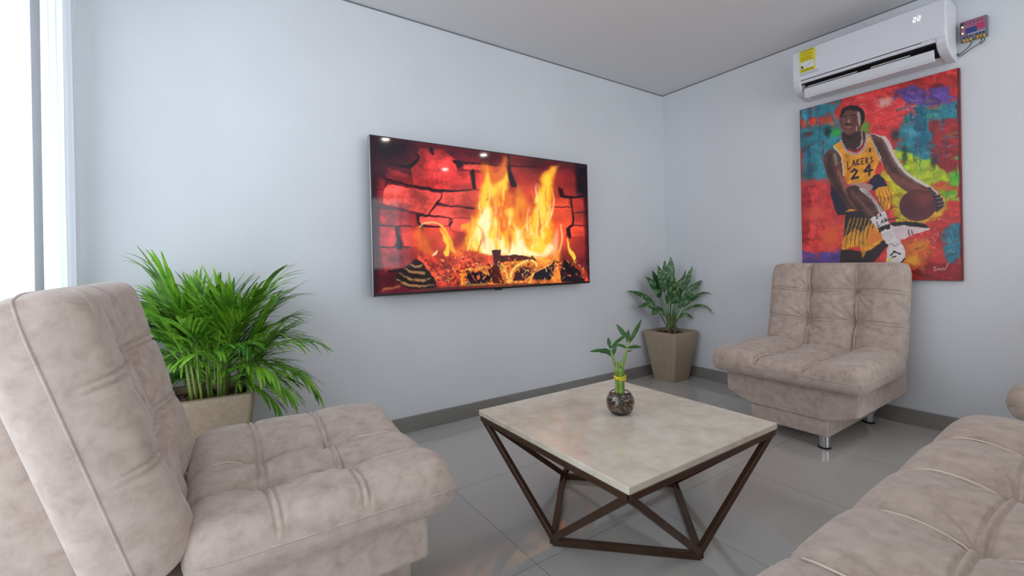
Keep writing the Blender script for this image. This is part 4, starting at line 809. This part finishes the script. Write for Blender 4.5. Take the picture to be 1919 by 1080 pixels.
# television
TVW, TVH = 1.64, .898
black = mat('black_plastic', (20, 16, 18), .3); dark_metal = mat('dark_metal_edge', (70, 66, 70), .3, .7)
tv = thing('television', 'large flat television on the wall showing a log fire against red bricks', 'television', (-1.875, -.105, 1.286), TVR)
tv.rotation_euler[1] = TVROLL
box('housing', -TVW/2, TVW/2, .0, .035, -TVH/2, TVH/2, black, tv, .003, 2)
bm = bmesh.new(); e_ = .006
for a in ((-TVW/2, TVW/2, TVH/2-e_, TVH/2), (-TVW/2, TVW/2, -TVH/2, -TVH/2+.014), (-TVW/2, -TVW/2+e_, -TVH/2, TVH/2), (TVW/2-e_, TVW/2, -TVH/2, TVH/2)): box_bm(a[0], a[1], -.004, .003, a[2], a[3], .0008, 1, bm)
link('bezel', bm_me(bm), black, tv)
bm = bmesh.new()
for a in ((-TVW/2-.002, TVW/2+.002, TVH/2, TVH/2+.002), (-TVW/2-.002, -TVW/2, -TVH/2, TVH/2), (TVW/2, TVW/2+.002, -TVH/2, TVH/2)): box_bm(a[0], a[1], -.003, .02, a[2], a[3], bm=bm)
link('edge_trim', bm_me(bm), mat('silver_edge', (180, 178, 180), .3, .8), tv)
scr = vc_mat('lit_screen', 1.0, .05, False); scr.node_tree.nodes['Principled BSDF'].inputs['Specular IOR Level'].default_value = .3
q = picture('screen', fire_art(), [(698, 254), (1101, 312), (1096, 532), (699, 549)], TVW-.012, TVH-.02, 520, 292, scr, tv); q.location = (0, -.0035, .004); q['label'] = 'lit screen showing flames, logs and red bricks'
box('sensor_bar', -.03, .03, -.006, 0, -TVH/2-.008, -TVH/2+.002, black, tv, .002)
box('wall_bracket', -.25, .25,   .035, .1035, -.15, .15, dark_metal, tv)
# painting
PW, PH = .80, 1.17
pa = thing('painting', 'colourful unframed canvas of a basketball player in a yellow jersey', 'painting', (-.031, -1.548, 1.4445), -math.pi/2)
pa.rotation_euler[0] = 0
box('canvas_body', -PW/2, PW/2, 0, .03, -PH/2, PH/2, mottle(mat('painted_canvas_edge', (110, 30, 34), .6), (90, 24, 30), (140, 40, 40), 8), pa, .003)
cm = vc_mat('painted_canvas', 0, .45)
q = picture('painted_face', player_art(), [(1498, 212), (1798, 127), (1803, 525), (1504, 497)], PW-.004, PH-.004, 400, 580, cm, pa); q.location = (0, -.0008, 0); q['label'] = 'painted figure with ball on red, teal and yellow brushwork'

# ---------------- air conditioner ----------------
acw = mat('glossy_white_plastic', (226, 226, 230), .16); acd = mat('vent_dark', (26, 26, 28), .6); acs = mat('white_plastic', (215, 214, 218), .35)
AY0, AY1 = -1.935, -1.185; AZ = AZ0
ai = thing('air_conditioner', 'white split air conditioner on the wall above the painting, louver open', 'air conditioner', (0, (AY0+AY1)/2, AZ), math.pi)
hwA = (AY1-AY0)/2   # local x points into the room after the half turn
prof_ = [(.002, .30), (.17, .30), (.198, .285), (.203, .20), (.203, .088), (.197, .070), (.15, .085), (.10, .07), (.10, .012), (.05, 0), (.002, 0)]
link('body', bm_me(prism_bm(prof_, -hwA, hwA, .006, 2)), acs, ai)
link('end_cap', bm_me(prism_bm([(.002, .302), (.172, .302), (.202, .287), (.206, .20), (.206, .085), (.198, .058), (.172, .030), (.14, .014), (.10, .004), (.05, -.003), (.002, -.003)], hwA-.045, hwA+.002, .008, 3)), acs, ai)
link('end_cap', bm_me(prism_bm([(.002, .302), (.172, .302), (.202, .287), (.206, .20), (.206, .085), (.198, .058), (.172, .030), (.14, .014), (.10, .004), (.05, -.003), (.002, -.003)], -hwA-.002, -hwA+.045, .008, 3)), acs, ai)
link('front_panel', bm_me(prism_bm([(.19, .296), (.204, .285), (.2105, .20), (.2105, .092), (.2, .092)], -hwA+.003, hwA-.003, .003, 2)), acw, ai)
link('vent', bm_me(prism_bm([(.101, .014), (.101, .072), (.15, .0845), (.194, .0695), (.188, .066), (.15, .078), (.108, .066), (.108, .014)], -hwA+.04, hwA-.04)), acd, ai)  # liner coloured dark to stand for the shade inside the slot
box('gap', .2025, .2045, -hwA+.05, hwA-.1, .0885, .0915, acd, ai)  # dark strip painted as the shaded gap below the front panel
lv = link('louver', bm_me(prism_bm([(.176, .040), (.182, .041), (.178, .0), (.166, -.020), (.160, -.018), (.172, .002)], -hwA+.055, hwA-.055, .002, 1)), acs, ai)
link('louver', bm_me(prism_bm([(.150, .058), (.154, .062), (.186, .048), (.183, .044)], -hwA+.075, -.03, .001, 1)), acs, ai)
link('louver', bm_me(prism_bm([(.150, .058), (.154, .062), (.186, .048), (.183, .044)], .04, hwA-.16, .001, 1)), acs, ai)
for k in range(9): box('vane', .12, .17, -.03+k*.008, -.028+k*.008, .03, .062, acd, ai)
led = bpy.data.materials.new('white_led'); led.use_nodes = True; e = led.node_tree.nodes['Principled BSDF']; e.inputs['Emission Color'].default_value = (.9, .93, 1, 1); e.inputs['Emission Strength'].default_value = 1.1
gled = bpy.data.materials.new('green_led'); gled.use_nodes = True; e = gled.node_tree.nodes['Principled BSDF']; e.inputs['Emission Color'].default_value = (.6, 1, .3, 1); e.inputs['Emission Strength'].default_value = 2
# local y runs towards the corner negative? after the half turn local +y is room -y (right in the photo)
XF = .2112
def seg7(digit, y, z, w_, h_, bm):
    on = {'2': 'abged'}[digit]; t = .0016
    S_ = {'a': (0, h_, 1), 'g': (0, h_/2, 1), 'd': (0, 0, 1), 'b': (w_, h_/2, 0), 'c': (w_, 0, 0), 'e': (0, 0, 0), 'f': (0, h_/2, 0)}
    for c in on:
        a, b, hz = S_[c]
        if hz: box_bm(XF-.001, XF+.0004, y+a, y+a+w_, z+b-t/2, z+b+t/2, bm=bm)
        else: box_bm(XF-.001, XF+.0004, y+a-t/2, y+a+t/2, z+b, z+b+h_/2, bm=bm)
bm = bmesh.new(); seg7('2', .243, .214, .011, .024, bm); seg7('2', .262, .214, .011, .024, bm)
link('display', bm_me(bm), led, ai)['label'] = 'lit digits reading 22'
bm = bmesh.new(); box_bm(hwA-.052, hwA-.048, -.0, .0, 0, 0, bm=bm) if False else None
box('indicator', .206, .2075, hwA-.02, hwA-.016, .128, .132, gled, ai)
# energy sticker
ye_m = mat('yellow_sticker', (232, 214, 20), .5); ink_m = mat('sticker_ink', (60, 56, 30), .6); wh_m = mat('sticker_white', (225, 225, 225), .5)
sy0, sy1 = -hwA+.045, -hwA+.135
st = box('energy_sticker', XF-.0006, XF, sy0, sy1, .138, .278, ye_m, ai); st['label'] = 'yellow energy label'
bm = bmesh.new(); box_bm(XF, XF+.0003, sy0+.006, sy1-.006, .160, .204, bm=bm); link('label_panel', bm_me(bm), wh_m, st)
bm = bmesh.new(); rg = random.Random(2)
for k in range(13):
    z = .272-k*.0052
    if k in (2, 6): continue
    y = sy0+.008
    while y < sy1-.02:
        l_ = rg.uniform(.006, .016); box_bm(XF, XF+.0004, y, y+l_, z, z+(.004 if k == 0 else .0016), bm=bm); y += l_+.003
for k in range(4): box_bm(XF, XF+.0004, sy0+.008, sy1-.01, .143+k*.004, .1445+k*.004, bm=bm)
box_bm(XF, XF+.0006, sy0+.009, sy0+.022, .164, .18, bm=bm)
for k in range(5): box_bm(XF, XF+.0006, sy0+.034+k*.009, sy0+.039+k*.009, .168+k*.005, .171+k*.005, bm=bm)
link('label_print', bm_me(bm), ink_m, st)
bm = bmesh.new()
for k in range(3):
    y = sy0
    while y < sy1+.01: box_bm(XF-.0002, XF+.0001, y, y+.009, .118+k*.006, .1205+k*.006, bm=bm); y += .011
link('printed_line', bm_me(bm), mat('grey_print', (150, 150, 165), .5), ai)

# ---------------- voltage protector box and its cables ----------------
vb = thing('voltage_protector', 'small grey box with pink and blue label and brass terminals beside the air conditioner', 'electrical box', (-.001, -2.006, 2.213), -math.pi/2)
vbm = mat('grey_plastic', (104, 108, 120), .4)
box('case', -.052, .052, -.035, 0, -.052, .055, vbm, vb, .004)
lab = box('face_label', -.047, .047, -.0362, -.035, -.024, .05, mat('pink_label', (160, 96, 124), .4), vb)
box('blue_band', -.03, .014, -.0368, -.0362, -.018, .012, mat('blue_print', (50, 64, 130), .4), lab); box('crimson_band', .014, .042, -.0368, -.0362, -.004, .022, mat('crimson_print', (196, 50, 96), .4), lab)
box('pale_band', -.02, .045, -.0368, -.0362, -.024, -.019, mat('pale_print', (176, 180, 206), .4), lab)
bm = bmesh.new()
for k in range(5): box_bm(-.03+k*.015, -.024+k*.015, -.0368, -.0362, .034, .04, bm=bm)
box_bm(-.047, -.035, -.0368, -.0362, .032, .048, bm=bm)
for k in range(3): box_bm(-.02+k*.012, -.008+k*.012-.004, -.0371, -.0368, -.002, .0, bm=bm)
link('label_print', bm_me(bm), ink_m, lab)
bm = bmesh.new()
for k in (-.036, -.024, -.012, .014, .026, .038): box_bm(k-.003, k+.003, -.0358, -.034, -.036, -.03, bm=bm)
link('screw_hole', bm_me(bm), rubber, vb)
brass = mat('brass', (206, 160, 60), .3, .8)
for k in (-.036, -.024, -.012, .014, .026, .038): link('terminal', bm_me(box_bm(k-.0048, k+.0048, -.038, -.022, -.058, -.044, .002, 1)), brass, vb)
for z in (.022, -.012): link('indicator', bm_me(box_bm(-.044, -.038, -.0375, -.036, z, z+.006)), gled, vb)
cab = mat('grey_cable', (84, 86, 92), .5)
for name, P_ in (('cable', [(-.012, -.03, -.058), (-.010, -.03, -.075), (-.03, -.02, -.092), (-.06, -.012, -.108), (-.068, -.008, -.1)]), ('cable', [(.026, -.03, -.058), (.03, -.03, -.072), (.016, -.025, -.085), (-.02, -.02, -.102), (-.055, -.012, -.118), (-.068, -.008, -.108)]), ('cable', [(.038, -.03, -.058), (.04, -.03, -.076), (.022, -.024, -.09)])):
    sm = smooth_pts(P_+P_[::-1][1:-1], 4)[:4*(len(P_)-1)+1]
    link(name, bm_me(tube_bm([Vector(p) for p in sm], .0026, 8)), cab, vb, smooth=True)
